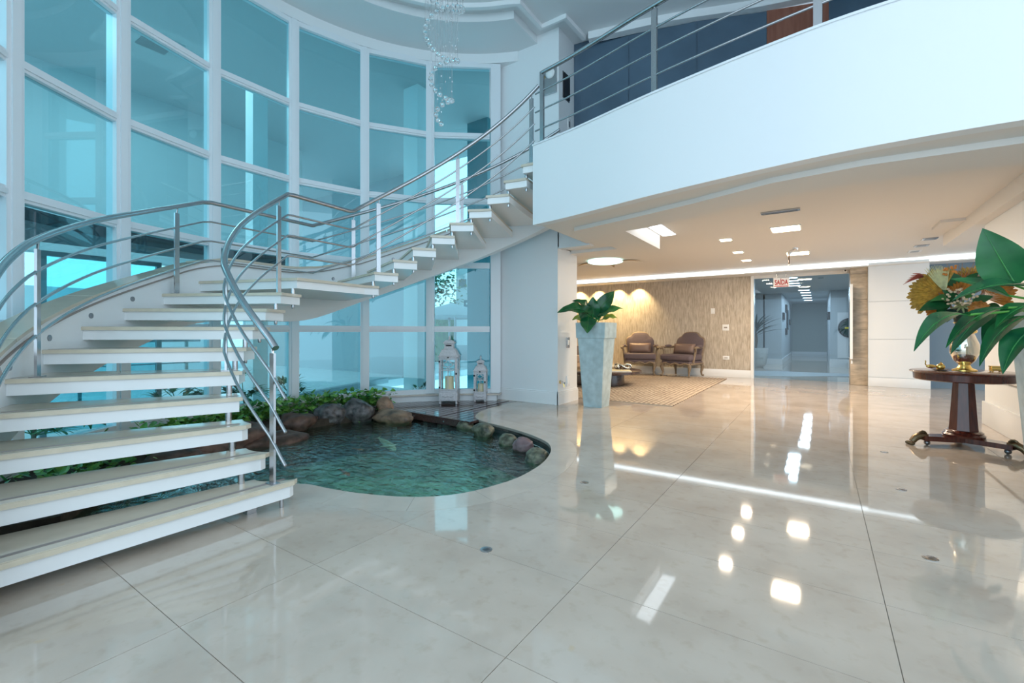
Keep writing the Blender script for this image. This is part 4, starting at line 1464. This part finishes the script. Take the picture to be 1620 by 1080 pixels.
# ------------------------------------------------------------------ pedestal table and what stands on it
TB = (1.26, 6.62, 0)
t = thing('pedestal_table', 'round dark mahogany pedestal table with brass claw feet', 'table', TB)
obj('table_top', MB().lathe([(.405, .765), (.43, .772), (.435, .782), (.425, .79), (0, .792)], 56), 'mahogany', t, angle=50)
obj('apron', MB().lathe([(.385, .69), (.40, .70), (.405, .765), (0, .766)], 56), 'mahogany', t)
obj('column', MB().lathe([(.125, .15), (.118, .22), (.088, .69)], 8, (0, 0, 0), Matrix.Rotation(R_(10), 4, 'Z')), 'mahogany', t, angle=20)
obj('collar', MB().lathe([(.165, .105), (.17, .125), (.15, .145), (.155, .155), (.135, .17), (.12, .175)], 40), 'mahogany', t)
bp = []
for k in range(3):
    a = R_(205 + 120 * k)
    a2 = R_(205 + 120 * k + 60)
    bp += [(math.cos(a - .16) * .40, math.sin(a - .16) * .40), (math.cos(a + .16) * .40, math.sin(a + .16) * .40), (math.cos(a2) * .12, math.sin(a2) * .12)]
obj('base_plate', MB().prism(bp, .055, .105), 'mahogany', t)
for k in range(3):
    a = R_(205 + 120 * k)
    M = Matrix.Translation((math.cos(a) * .40, math.sin(a) * .40, 0)) @ Matrix.Rotation(a, 4, 'Z')
    ft = obj('claw_foot', MB().tube([tuple(M @ Vector(p)) for p in ((-.06, 0, .09), (0, 0, .10), (.05, 0, .075), (.08, 0, .035))], .03, 10, radii=[.03, .04, .034, .03]), 'brass', t, angle=60)
    for j in range(4):
        yy = -.036 + j * .024
        obj('toe', MB().ell(tuple(M @ Vector((.10, yy, .018))), .026, .014, .018, 10, 6, Matrix.Rotation(a, 4, 'Z')), 'brass', ft)
    obj('scroll', MB().tube([tuple(M @ Vector((-.02 + .03 * math.cos(q * .7), 0, .115 + .03 * math.sin(q * .7)))) for q in range(8)], .012, 8), 'brass', ft)
    obj('caster', MB().ell(tuple(M @ Vector((-.06, .0, .028))), .028, .028, .028), 'dark_steel', ft)
ZT2 = .792
va = thing('vase', 'silvery gold mercury glass urn vase on the pedestal table', 'vase', (1.27, 6.64, ZT2))
obj('foot', MB().lathe([(.10, 0), (.10, .012), (.06, .03), (.045, .06)], 32), 'gold', va, angle=60)
obj('body', MB().lathe([(.045, .06), (.085, .11), (.118, .19), (.115, .28), (.085, .36), (.075, .39)], 36), 'mercury', va, angle=60)
obj('neck', MB().lathe([(.075, .39), (.095, .40), (.10, .42), (.07, .45), (.06, .48), (.09, .51)], 36), 'gold', va, angle=60)
obj('knob', MB().ell((-.01, -.06, .53), .03, .03, .03), 'mercury', va)
t = thing('gold_figurine', 'small gold bird and shell ornament at the left of the table', 'ornament', (1.03, 6.50, ZT2), R_(20))
obj('leaf_dish', MB().lathe([(0.0, .002), (.05, .004), (.07, .014)], 10, (.03, 0, 0)), 'carved_wood', t)
obj('shell', MB().ell((.035, 0, .04), .04, .035, .035).lathe([(.025, .06), (0, .095)], 10, (.04, 0, 0)), 'gold', t)
obj('bird_body', MB().ell((-.05, 0, .045), .045, .022, .02), 'gold', t)
obj('bird_neck', MB().tube([(-.085, 0, .05), (-.10, 0, .07), (-.095, 0, .095), (-.10, 0, .105)], .006, 6), 'gold', t)
t = thing('gold_box', 'small gold trinket box at the right of the table', 'ornament', (1.50, 6.62, ZT2), R_(10))
obj('box', MB().bbox(-.045, .045, -.03, .03, .012, .05, .006), 'gold', t)
obj('lid', MB().bbox(-.048, .048, -.033, .033, .05, .062, .006), 'gold', t)
for sx in (-1, 1):
    for sy in (-1, 1):
        obj('foot', MB().ell((sx * .035, sy * .022, .008), .01, .01, .009, 8, 6), 'gold', t)

# flower arrangement standing in the vase
fa = thing('flower_arrangement', 'dried bouquet of golden palm fans, berries and feathers in the urn', 'flowers', (1.25, 6.62, ZT2 + .50))
FO = Vector((1.25, 6.62, ZT2 + .50))


def palm_fan(c, d, R, m, n_=17, spread=150, nrm=(-.25, -.97, .1)):
    C_, D, N = Vector(c) - FO, Vector(d).normalized(), Vector(nrm).normalized()
    D = (D - N * D.dot(N)).normalized()
    S_ = N.cross(D)
    vs, F = [], []
    for i in range(n_):
        a0 = R_(-spread / 2 + spread * i / n_)
        a1 = R_(-spread / 2 + spread * (i + 1) / n_)
        am = (a0 + a1) / 2
        e = lambda a, rr, h_: C_ + (D * math.cos(a) + S_ * math.sin(a)) * rr + N * h_
        k = len(vs)
        rr = R * (1 + .05 * math.sin(i * 2.1))
        vs += [e(am, R * .08, 0), e(a0, R * .7, 0), e(am, R * .72, .014), e(a1, R * .7, 0), e(a0, rr * .95, 0), e(am, rr * 1.02, .01), e(a1, rr * .95, 0)]
        F += [(k, k + 1, k + 2), (k, k + 2, k + 3), (k + 1, k + 4, k + 5, k + 2), (k + 2, k + 5, k + 6, k + 3)]
    o = obj('palm_fan', MB().add(vs, F), m, fa, angle=0)
    obj('fan_stem', MB().tube([(0, 0, -.1), tuple(C_ * .5), tuple(C_ + D * R * .1)], .006, 6), 'carved_wood', o)


palm_fan((1.07, 6.50, 1.60), (-.62, -.4, .35), .27, 'gold_leaf', 19, 165)
palm_fan((1.10, 6.55, 1.60), (-.6, -.4, .1), .23, 'amber_leaf', 15, 150)
palm_fan((1.36, 6.74, 1.64), (.1, .1, .9), .26, 'gold_leaf', 15, 120)
palm_fan((1.42, 6.76, 1.62), (.7, .3, .45), .25, 'amber_leaf', 13, 100)
palm_fan((1.24, 6.62, 1.62), (-.1, 0, .9), .20, 'amber_leaf', 13, 120)
palm_fan((1.20, 6.52, 1.56), (-.3, -.1, .6), .20, 'amber_leaf', 13, 140)
palm_fan((1.40, 6.62, 1.56), (.6, .2, .3), .22, 'amber_leaf', 13, 130)
palm_fan((1.14, 6.50, 1.50), (-.7, -.2, -.25), .22, 'amber_leaf', 11, 90)
for k in range(16):
    q = (k - 7.5) / 7.5
    vs, F = leaf_mesh((1.10 - FO.x, 6.50 - FO.y, 1.62 - FO.z), (1.02 - FO.x + q * .10, 6.42 - FO.y + .03 * q, 1.90 - FO.z - .05 * abs(q) + .02 * rnd.random()), .016, (-.2, -.9, .2), .1 * q, .2, 4)
    obj('pampas_blade', MB().add(vs, F), 'pampas', fa)
for k in range(46):
    a, rr = rnd.random() * 6.28, .10 * math.sqrt(rnd.random())
    p = (1.19 - FO.x + math.cos(a) * rr * 1.4, 6.40 - FO.y + rnd.uniform(-.03, .03), 1.57 - FO.z + math.sin(a) * rr)
    br = obj('berry', MB().ell(p, .013, .013, .012, 8, 6), 'berry', fa)
for k in range(14):
    p = (1.12 - FO.x + rnd.uniform(-.05, .05), 6.42 - FO.y, 1.83 - FO.z + rnd.uniform(-.06, .05))
    obj('berry', MB().ell(p, .012, .012, .012, 8, 6), 'berry_orange', fa)
obj('pine_cone', MB().ell((1.34 - FO.x, 6.46 - FO.y, 1.44 - FO.z), .075, .06, .07, 14, 10), 'amber_leaf', fa)
for k in range(44):
    a, b = k * 2.399, 1 - 2 * (k + .5) / 44
    s = math.sqrt(1 - b * b)
    p = (1.34 - FO.x + s * math.cos(a) * .075, 6.46 - FO.y + s * math.sin(a) * .06, 1.44 - FO.z + b * .07)
    obj('cone_scale', MB().ell(p, .012, .010, .009, 6, 4), 'amber_leaf', fa)
for b, tp, w, m in [((1.12, 6.48, 1.50), (0.87, 6.36, 1.42), .15, 'leaf_deep'), ((1.13, 6.50, 1.52), (1.02, 6.44, 1.36), .09, 'leaf_deep'), ((1.16, 6.50, 1.56), (.96, 6.38, 1.52), .09, 'leaf_mid'),
                    ((1.20, 6.55, 1.68), (1.12, 6.52, 1.84), .13, 'leaf_deep'), ((1.28, 6.58, 1.68), (1.42, 6.62, 1.82), .13, 'leaf_deep'), ((1.2, 6.5, 1.5), (1.06, 6.42, 1.64), .10, 'leaf_deep'),
                    ((1.44, 6.66, 1.48), (1.56, 6.70, 1.40), .10, 'leaf_deep'), ((1.15, 6.48, 1.44), (1.10, 6.44, 1.30), .11, 'leaf_dark'), ((1.30, 6.50, 1.50), (1.46, 6.52, 1.56), .10, 'leaf_deep'),
                    ((1.24, 6.52, 1.55), (1.34, 6.50, 1.66), .10, 'leaf_mid')]:
    vs, F = leaf_mesh(Vector(b) - FO, Vector(tp) - FO, w, (-.3, -.8, .4), .08, .2, 8)
    obj('leaf', MB().add(vs, F), m, fa, angle=60)
for k in range(9):
    a = k / 9 * 2 * PI
    vs, F = leaf_mesh(Vector((1.22, 6.48, 1.47)) - FO, Vector((1.22 + .11 * math.cos(a), 6.46, 1.47 + .10 * math.sin(a))) - FO, .018, (-.2, -.9, .1), .12, .2, 5)
    obj('striped_blade', MB().add(vs, F), 'leaf_stripe', fa)
for k in range(6):
    vs, F = leaf_mesh(Vector((.92, 6.42, 1.78)) - FO, Vector((.735 + .015 * k, 6.28, 1.70 + .022 * k)) - FO, .022, (-.2, -.9, .3), .12, .2, 5)
    obj('feather', MB().add(vs, F), 'feather_red', fa)
for k in range(7):
    vs, F = leaf_mesh(Vector((1.34, 6.64, 1.60)) - FO, Vector((1.38 + .02 * k, 6.58, 1.84 - .012 * k)) - FO, .035, (-.2, -.9, .1), .03, .2, 5)
    obj('feather', MB().add(vs, F), 'feather_brown', fa)
for k in range(12):
    x = 1.10 + .03 * k
    obj('grass_stem', MB().tube([(1.24 - FO.x, 6.62 - FO.y, 1.6 - FO.z), (x - FO.x, 6.62 - FO.y, 1.9 - FO.z + .03 * math.sin(k * 1.7))], .0025, 4), 'feather_brown', fa)
obj('stem_bundle', MB().lathe([(.04, -.12), (.06, .0), (.09, .14), (.05, .2)], 16), 'leaf_dark', fa)

# ------------------------------------------------------------------ lounge furniture
tag(obj('rug', MB().bbox(-5.05, -1.95, 7.5, 12.72, 0.0, 0.014, .004), 'rug'), 'beige and brown woven rug under the armchairs', 'rug')
SC = 1.18


def armchair(loc, rz, label, cl):
    t = thing('armchair', label, 'armchair', loc, rz, 'carved armchairs')
    t.scale = (SC, SC, SC)
    # cabriole legs
    for sx in (-1, 1):
        for fy, s in ((-.30, 1), (.28, -1)):
            obj('leg', MB().tube([(sx * .31, fy, .30), (sx * .335, fy - .02 * s, .22), (sx * .31, fy, .10), (sx * .315, fy - .015 * s, .03), (sx * .335, fy - .05 * s, .022)], .03, 10, radii=[.034, .040, .022, .018, .026]), 'carved_wood', t, angle=60)
    # scalloped seat rail
    pts = []
    for k in range(13):
        q = -1 + 2 * k / 12
        pts.append((q * .34, -.33, .285 + .02 * math.cos(q * 9)))
    obj('seat_rail', MB().tube(pts, .022, 8).tube([(-.34, -.32, .29), (-.34, .30, .29)], .022, 8).tube([(.34, -.32, .29), (.34, .30, .29)], .022, 8).tube([(-.34, .30, .29), (.34, .30, .29)], .022, 8), 'carved_wood', t, angle=60)
    obj('seat_base', MB().bbox(-.34, .34, -.33, .30, .285, .36, .03), 'upholstery', t, angle=60)
    obj('seat_cushion', MB().bbox(-.36, .36, -.36, .24, .36, .50, .045), 'upholstery', t, angle=60)
    # backrest: cartouche outline, upright slightly raked
    T = Matrix.Translation((0, .27, 0)) @ Matrix.Rotation(R_(-10), 4, 'X')
    out = [(-.28, .36), (-.30, .55), (-.325, .75), (-.30, .86), (-.22, .90), (-.16, .97), (-.08, .995), (.08, .995), (.16, .97), (.22, .90), (.30, .86), (.325, .75), (.30, .55), (.28, .36)]
    sm = catmull([(x, 0, z) for x, z in out], 3)
    obj('back_frame', MB().tube([tuple(T @ p) for p in sm], .030, 8), 'carved_wood', t, angle=60)
    n_ = len(sm)
    f_ = [tuple(T @ (p * 1.0 + Vector((0, -.035, 0)))) for p in sm]
    ctr = Vector((0, 0, .66))
    f_in = [tuple(T @ ((p - ctr) * .82 + ctr + Vector((0, -.065, 0)))) for p in sm]
    bk = [tuple(T @ (p + Vector((0, .02, 0)))) for p in sm]
    F = [(i, i + 1, n_ + i + 1, n_ + i) for i in range(n_ - 1)] + [(n_ - 1, 0, n_, 2 * n_ - 1), tuple(range(n_, 2 * n_)), tuple(range(3 * n_ - 1, 2 * n_ - 1, -1))]
    F += [(2 * n_ + i, 2 * n_ + i + 1, i + 1, i) for i in range(n_ - 1)] + [(3 * n_ - 1, 2 * n_, 0, n_ - 1)]
    obj('back_pad', MB().add(f_ + f_in + bk, F), 'upholstery', t, angle=50)
    for sx in (-1, 1):
        arm = obj('armrest', MB().tube([(sx * .33, .26, .66), (sx * .37, .10, .655), (sx * .39, -.08, .66), (sx * .41, -.20, .655), (sx * .42, -.24, .635), (sx * .41, -.21, .62)], .026, 8), 'carved_wood', t, angle=60)
        obj('arm_pad', MB().ell((sx * .375, .05, .68), .045, .15, .032, 12, 8), 'upholstery', arm)
        obj('arm_support', MB().tube([(sx * .40, -.17, .65), (sx * .375, -.13, .56), (sx * .36, -.17, .42), (sx * .345, -.18, .30)], .024, 8), 'carved_wood', arm)
    # lumbar cushion lies on the seat
    c = thing('lumbar_cushion', cl, 'cushion', loc, rz, 'lumbar cushions')
    c.scale = (SC, SC, SC)
    bm_ = bmesh.new()
    bmesh.ops.create_cube(bm_, size=1)
    bmesh.ops.subdivide_edges(bm_, edges=bm_.edges[:], cuts=7, use_grid_fill=True)
    for v in bm_.verts:
        x, y, z = v.co * 2
        pf = (1 - abs(x) ** 4) * (1 - abs(z) ** 4)
        v.co = Vector((x * .25, y * .5 * (.02 + .12 * pf), z * .115))
    me_ = bpy.data.meshes.new('cover')
    bm_.to_mesh(me_)
    bm_.free()
    me_.shade_smooth()
    o = obj('cover', me_, 'cushion_satin', c, (0, .09, .618))
    o.rotation_euler = (R_(-14), 0, 0)
    obj('piping', MB().tube([(-.25, 0, -.115), (.25, 0, -.115), (.25, 0, .115), (-.25, 0, .115)], .006, 6, closed=True), 'cushion_satin', o)


armchair((-4.22, 13.02 - .25, .014), R_(17), 'carved armchair in purple brown fabric facing forward, left of the pair', 'satin lumbar cushion on the left armchair')
armchair((-3.06, 12.86 - .1, .014), R_(-14), 'carved armchair in purple brown fabric turned sideways, right of the pair', 'dark lumbar cushion on the right armchair')
t = thing('coffee_table', 'low round dark wood coffee table on a drum base', 'table', (-4.15, 9.75, .014))
obj('drum_base', MB().lathe([(.55, 0), (.55, .03), (.53, .27)], 40), 'dark_wood', t)
obj('table_top', MB().lathe([(.88, .27), (.92, .28), (.92, .325), (.90, .335), (0, .335)], 56), 'dark_wood', t)
t = thing('book', 'pale open book lying on the coffee table', 'book', (-3.55, 9.45, .349), R_(25))
obj('cover', MB().box(-.22, .22, -.15, .15, 0, .012), 'sign_white', t)
obj('pages', MB().bbox(-.21, -.005, -.14, .14, .012, .03, .006).bbox(.005, .21, -.14, .14, .012, .03, .006), 'wax', t)
t = thing('knot_ornament', 'silvery knot ornament on the coffee table', 'ornament', (-3.72, 9.95, .349))
obj('knot', MB().tube([(.13 * math.sin(q) + .08 * math.sin(2 * q), .13 * math.cos(q) - .08 * math.cos(2 * q), .075 + .045 * math.sin(3 * q)) for q in [2 * PI * i / 48 for i in range(48)]], .03, 8, closed=True), 'mercury', t, angle=60)
obj('stand', MB().lathe([(.12, 0), (.12, .02), (.05, .03)], 20), 'dark_wood', t)
t = thing('glass_bottle', 'clear green glass bottle on the coffee table beside the planter', 'bottle', (-4.0, 9.55, .349))
obj('body', MB().lathe([(.07, 0), (.085, .03), (.085, .14), (.03, .20), (.025, .25)], 20), 'leaf_lime', t)
obj('stopper', MB().ell((0, 0, .27), .03, .03, .03), 'crystal', t)
t = thing('sofa', 'grey and beige sofa half hidden behind the pillar', 'sofa', (-6.3, 11.6, .014), R_(90))
obj('base', MB().bbox(-1.0, 1.0, -.45, .45, .06, .30, .02), 'sofa_beige', t)
for s in (-1, 1):
    obj('arm', MB().bbox(s * .98 - .13, s * .98 + .13, -.48, .45, .05, .78, .04), 'sofa_beige', t)
    obj('seat_cushion', MB().bbox(s * .42 - .42, s * .42 + .42, -.46, .28, .30, .50, .05), 'sofa_beige', t)
    obj('back_cushion', MB().bbox(s * .42 - .42, s * .42 + .42, .12, .36, .48, .98, .06), 'sofa_grey', t)
obj('backrest', MB().bbox(-1.0, 1.0, .30, .48, .06, .95, .04), 'sofa_grey', t)
for sx in (-1, 1):
    for sy in (-1, 1):
        obj('foot', MB().cyl(sx * .9, sy * .36, 0, .06, .03, 10), 'dark_wood', t)

# ------------------------------------------------------------------ trailing ivy and garden plants by the windows
def heart(mb, p, s, az, el, roll):
    M = Matrix.Translation(p) @ Matrix.Rotation(az, 4, 'Z') @ Matrix.Rotation(el, 4, 'X') @ Matrix.Rotation(roll, 4, 'Y')
    q = [(0, 0, 0), (.42, -.12, .06), (.55, .25, .05), (.32, .75, 0), (0, 1.15, -.08), (-.32, .75, 0), (-.55, .25, .05), (-.42, -.12, .06), (0, .45, -.06)]
    vs = [M @ (Vector(a) * s) for a in q]
    mb.add(vs, [(8, i, i + 1) for i in range(0, 7)] + [(8, 7, 0)])


def ivy(name, label, pts, n_, spread, size, m, zr=(0.0, .12)):
    mb = MB()
    for k in range(n_):
        a = rnd.random() * (len(pts) - 1)
        i = min(int(a), len(pts) - 2)
        p = Vector(pts[i]).lerp(Vector(pts[i + 1]), a - i)
        p += Vector((rnd.gauss(0, spread), rnd.gauss(0, spread), rnd.uniform(*zr)))
        heart(mb, p, size * rnd.uniform(.6, 1.25), rnd.random() * 6.28, rnd.uniform(-.5, 1.0), rnd.uniform(-.6, .6))
    return tag(obj(name, mb, m, angle=0), label, 'plant', kind='stuff')


ivy('pothos_ivy', 'bright green trailing ivy over the grey boulders', [(*pol(3.22, 178), .02), (*pol(3.15, 168), .06), (*pol(3.1, 158), .06), (*pol(3.05, 151), .05)], 760, .095, .062, 'ivy_green', (0, .24))
ivy('pothos_ivy', 'green trailing ivy behind the handrail post', [(*pol(3.25, 202), .0), (*pol(3.25, 190), .02), (*pol(3.22, 178), .04)], 640, .10, .062, 'ivy_green', (0, .22))
ivy('pothos_ivy', 'yellow edged ivy seen between the lower stair treads', [(*pol(3.1, 238), -.02), (*pol(3.05, 225), .0), (*pol(3.1, 212), .02), (*pol(3.2, 200), .02)], 520, .13, .06, 'ivy_green', (-.02, .22))
ivy('pothos_ivy', 'ivy strand hanging down between the two grey boulders to the water', [(*pol(2.95, 161), .12), (*pol(2.78, 161), .02), (*pol(2.66, 160), -.07)], 110, .03, .05, 'ivy_green', (-.01, .01))
ivy('pothos_ivy', 'small ivy tuft hanging right of the dark boulder', [(*pol(2.98, 150), .14), (*pol(2.8, 151), .05), (*pol(2.7, 152), -.02)], 90, .035, .05, 'ivy_green', (-.01, .02))


def garden_plant(x, y, z, h, n_, m, label, lob=True):
    t = thing('garden_plant', label, 'plant', (x, y, z), group='plants outside the curved windows')
    obj('stem', MB().tube([(0, 0, 0), (.02, .01, h * .3), (.01, .02, h * .55)], .016, 8), 'trunk', t)
    for k in range(n_):
        a = k * 2.399 + rnd.random() * .4
        L = h * rnd.uniform(.45, .7)
        el = rnd.uniform(.1, 1.0)
        b = Vector((0, 0, h * rnd.uniform(.35, .55)))
        d = Vector((math.cos(a) * math.cos(el), math.sin(a) * math.cos(el), math.sin(el)))
        c = b + d * L * .55
        mb = MB().tube([tuple(b), tuple(b + d * L * .3), tuple(c)], .006, 5)
        for q in range(7):
            e = (q - 3) / 3 * 1.25
            dd = Matrix.Rotation(e, 3, Vector((d.y, -d.x, .6)).cross(d).normalized()) @ d
            vs, F = leaf_mesh(c, c + dd * L * (.55 - .10 * abs(e)) + Vector((0, 0, -.06 * h)), L * .13, (0, 0, 1), .1, .2, 4)
            mb.add(vs, F)
        obj('frond', mb, m, t, angle=60)


GP = [(-7.05, 3.35, .75, 'leafy garden plant outside behind the handrail post'), (-7.15, 2.55, .7, 'leafy garden plant outside the second bay seen between treads'), (-7.0, 2.95, .8, 'full garden plant outside between the two bays'),
      (-7.0, 4.05, .62, 'young plant outside right of the thick mullion'), (-6.4, 5.45, .30, 'low tuft outside at the gravel bed'), (-6.12, 6.05, .38, 'small plant outside at the foot of the white column'),
      (-6.9, 1.75, .6, 'low fern outside the first bay'), (-6.6, 1.1, .6, 'garden fern outside seen under the stringer')]
for x, y, h_, lb in GP:
    garden_plant(x, y, -.1, h_, 11, 'leaf_garden', lb)

# ------------------------------------------------------------------ outside the windows
out_poly = arc(RW + .1, 262, 112) + [(-5.0, 7.2), (-9.6, 7.4), (-12, 30), (-40, 30), (-40, -12), (-3.5, -12)]
struct('floor_outside', MB().prism(out_poly, -.3, -.1), 'paving', 'pale paving outside the windows')
tag(obj('gravel_bed', MB().prism(arc(RW + .12, 178, 120) + arc(RW + 1.0, 120, 178), -.1, -.085), 'gravel'), 'strip of pale gravel outside the curved windows', 'gravel', kind='stuff')
tag(obj('ramp_kerb', MB().prism([(-8.2, 4.55), (-8.05, 4.5), (-9.15, 7.9), (-9.35, 7.9)], -.1, .02), 'porch_grey'), 'grey kerb line running across the outside paving', 'kerb')
struct('ceiling_porch', MB().prism(arc(RW + .13, 262, 118) + [(-5.6, 9.5), (-19, 9.5), (-19, 6.8), (-11.3, 6.8), (-11.3, -4), (-4, -4)], 5.93, 6.05), 'porch_white', 'white porch ceiling outside the windows')
struct('wall_porch', MB().box(-11.5, -11.2, -4, 6.8, 2.6, 5.93), 'porch_white', 'pale upper wall of the porch outside')
struct('wall_porch_far', MB().box(-20, -10.0, 9.5, 9.8, -.1, 6.5), 'porch_grey', 'grey building wall seen through the fifth bay')
for k, (x, y) in enumerate(((-9.0, 2.9), (-8.4, -.6))):
    t = thing('porch_lamp', ['square porch ceiling lamp outside the second bay', 'square porch ceiling lamp outside beyond the left frame edge'][k], 'ceiling light', (x, y, 5.93), group='porch lamps')
    obj('frame', MB().box(-.32, .32, -.32, .32, -.03, 0), 'porch_white', t)
    obj('diffuser', MB().box(-.2, .2, -.2, .2, -.04, -.03), 'dark_steel' if k == 0 else 'porch_white', t)
    ld = bpy.data.lights.new('lamp_glow', 'AREA')  # fill light added to brighten the porch behind the glass
    ld.size = 1.3
    ld.energy = 50
    ld.color = (.85, .95, 1)
    lo = bpy.data.objects.new('lamp_glow', ld)
    COL.objects.link(lo)
    lo.parent = t
    lo.location = (0, 0, -.06)
struct('ceiling_canopy', MB().prism(arc(RW + .12, 258, 172) + [(-7.3, 3.7), (-7.3, 0.2), (-6.6, -1.6)], 2.22, 2.34), 'canopy_wood', 'dark wooden canopy outside the left bays')
struct('wall_garden', MB().box(-14.2, -14.0, -6, 6, -.1, 2.2), 'facade', 'white garden wall far outside the left bays')
t = thing('garden_railing', 'steel railing outside the left bay', 'railing', (-8.6, 1.2, -.1))
for z in (.62, .80, .98, 1.16):
    obj('rail', MB().tube([(0, -2.2, z), (0, 2.2, z)], .02 if z > 1.1 else .01, 8), 'steel', t)
for y in (-2, -.7, .7, 2):
    obj('post', MB().box(-.02, .02, y - .02, y + .02, 0, 1.15), 'steel', t)
t = thing('garden_door', 'dark framed teal glass door outside the first bay', 'door', (-7.9, 2.0, -.1))
obj('frame', MB().box(-.03, .03, -.62, -.56, 0, 2.3).box(-.03, .03, .56, .62, 0, 2.3).box(-.03, .03, -.56, .56, .95, 1.02).box(-.03, .03, -.56, .56, 2.24, 2.3), 'dark_steel', t)
obj('pane', MB().box(-.005, .005, -.56, .56, 1.02, 2.24).box(-.005, .005, -.56, .56, .04, .95), 'teal_glass', t)
t = thing('porch_column', 'smooth white column just outside the fifth bay', 'column', (-6.50, 6.30, -.1))
obj('shaft', MB().box(-.22, .16, -.12, .30, .12, 6.4), 'facade', t)
obj('plinth', MB().bbox(-.24, .18, -.14, .32, 0, .14, .01), 'facade', t)
t = thing('porch_column', 'pale column outside beside the fourth bay mullion', 'column', (-7.75, 3.9, -.1))
obj('shaft', MB().box(-.12, .12, -.12, .12, .1, 5.3), 'facade', t)
obj('plinth', MB().bbox(-.14, .14, -.14, .14, 0, .12, .01), 'facade', t)
# view through the last bay: teal panel, white house with a number sign, gazebo, tree
struct('wall_panel', MB().box(-6.62, -6.05, 8.0, 8.2, -.1, 6.5), 'teal_panel', 'teal cladding panel outside the last bay')
hs = thing('white_house', 'white house front with a number sign seen through the last bay', 'building', (-10.9, 13.0, -.1))
obj('wall', MB().box(-.4, 1.6, 0, 3, 0, 5.4), 'facade', hs)
obj('window', MB().box(-.25, .1, -.03, 0, 2.95, 3.25), 'teal_panel', hs)
obj('number_board', MB().box(-.1, .4, -.04, 0, 1.75, 2.65), 'sign_white', hs)
nb = obj('number', text_mesh('5', .62, .003, 'number'), 'teal_panel', hs, (.13, -.05, 2.22))
nb.rotation_euler = (PI / 2, 0, 0)
gz = thing('garden_gazebo', 'grey canvas garden gazebo outside the last bay', 'gazebo', (-8.85, 10.0, -.1))
obj('canopy', MB().add([(-1, -1, 1.75), (1, -1, 1.75), (1, 1, 1.75), (-1, 1, 1.75), (0, 0, 2.15), (-1, -1, 1.69), (1, -1, 1.69), (1, 1, 1.69), (-1, 1, 1.69)], [(0, 1, 4), (1, 2, 4), (2, 3, 4), (3, 0, 4), (5, 6, 1, 0), (6, 7, 2, 1), (7, 8, 3, 2), (8, 5, 0, 3)]), 'porch_grey', gz)
for sx in (-1, 1):
    for sy in (-1, 1):
        obj('leg', MB().tube([(sx * .97, sy * .97, 0), (sx * .97, sy * .97, 1.75)], .03, 8), 'dark_steel', gz)
obj('bench', MB().box(-.7, .7, .3, .7, .4, .46).box(-.7, .7, .66, .7, .46, .9), 'porch_grey', gz)
hedge = tag(obj('garden_hedge', MB().bbox(-14.2, -11.4, 14.6, 15.2, -.1, 2.2, .1), 'leaf_garden'), 'clipped hedge behind the garden gazebo', 'hedge')
tr_ = thing('garden_tree', 'leafy tree crown outside the last bay', 'tree', (-12.3, 12.6, -.1))
obj('trunk', MB().tube([(0, 0, 0), (.1, 0, 1.5), (0, .1, 3)], .12, 8), 'trunk', tr_)
mb = MB()
for k in range(1100):
    d = Vector((rnd.gauss(0, .8), rnd.gauss(0, .5), rnd.gauss(0, .55)))
    heart(mb, d + Vector((0, 0, 3.0)), rnd.uniform(.07, .14), rnd.random() * 6.28, rnd.uniform(-.6, 1.2), rnd.uniform(-1, 1))
tag(obj('foliage', mb, 'leaf_garden', tr_, angle=0), kind='stuff')
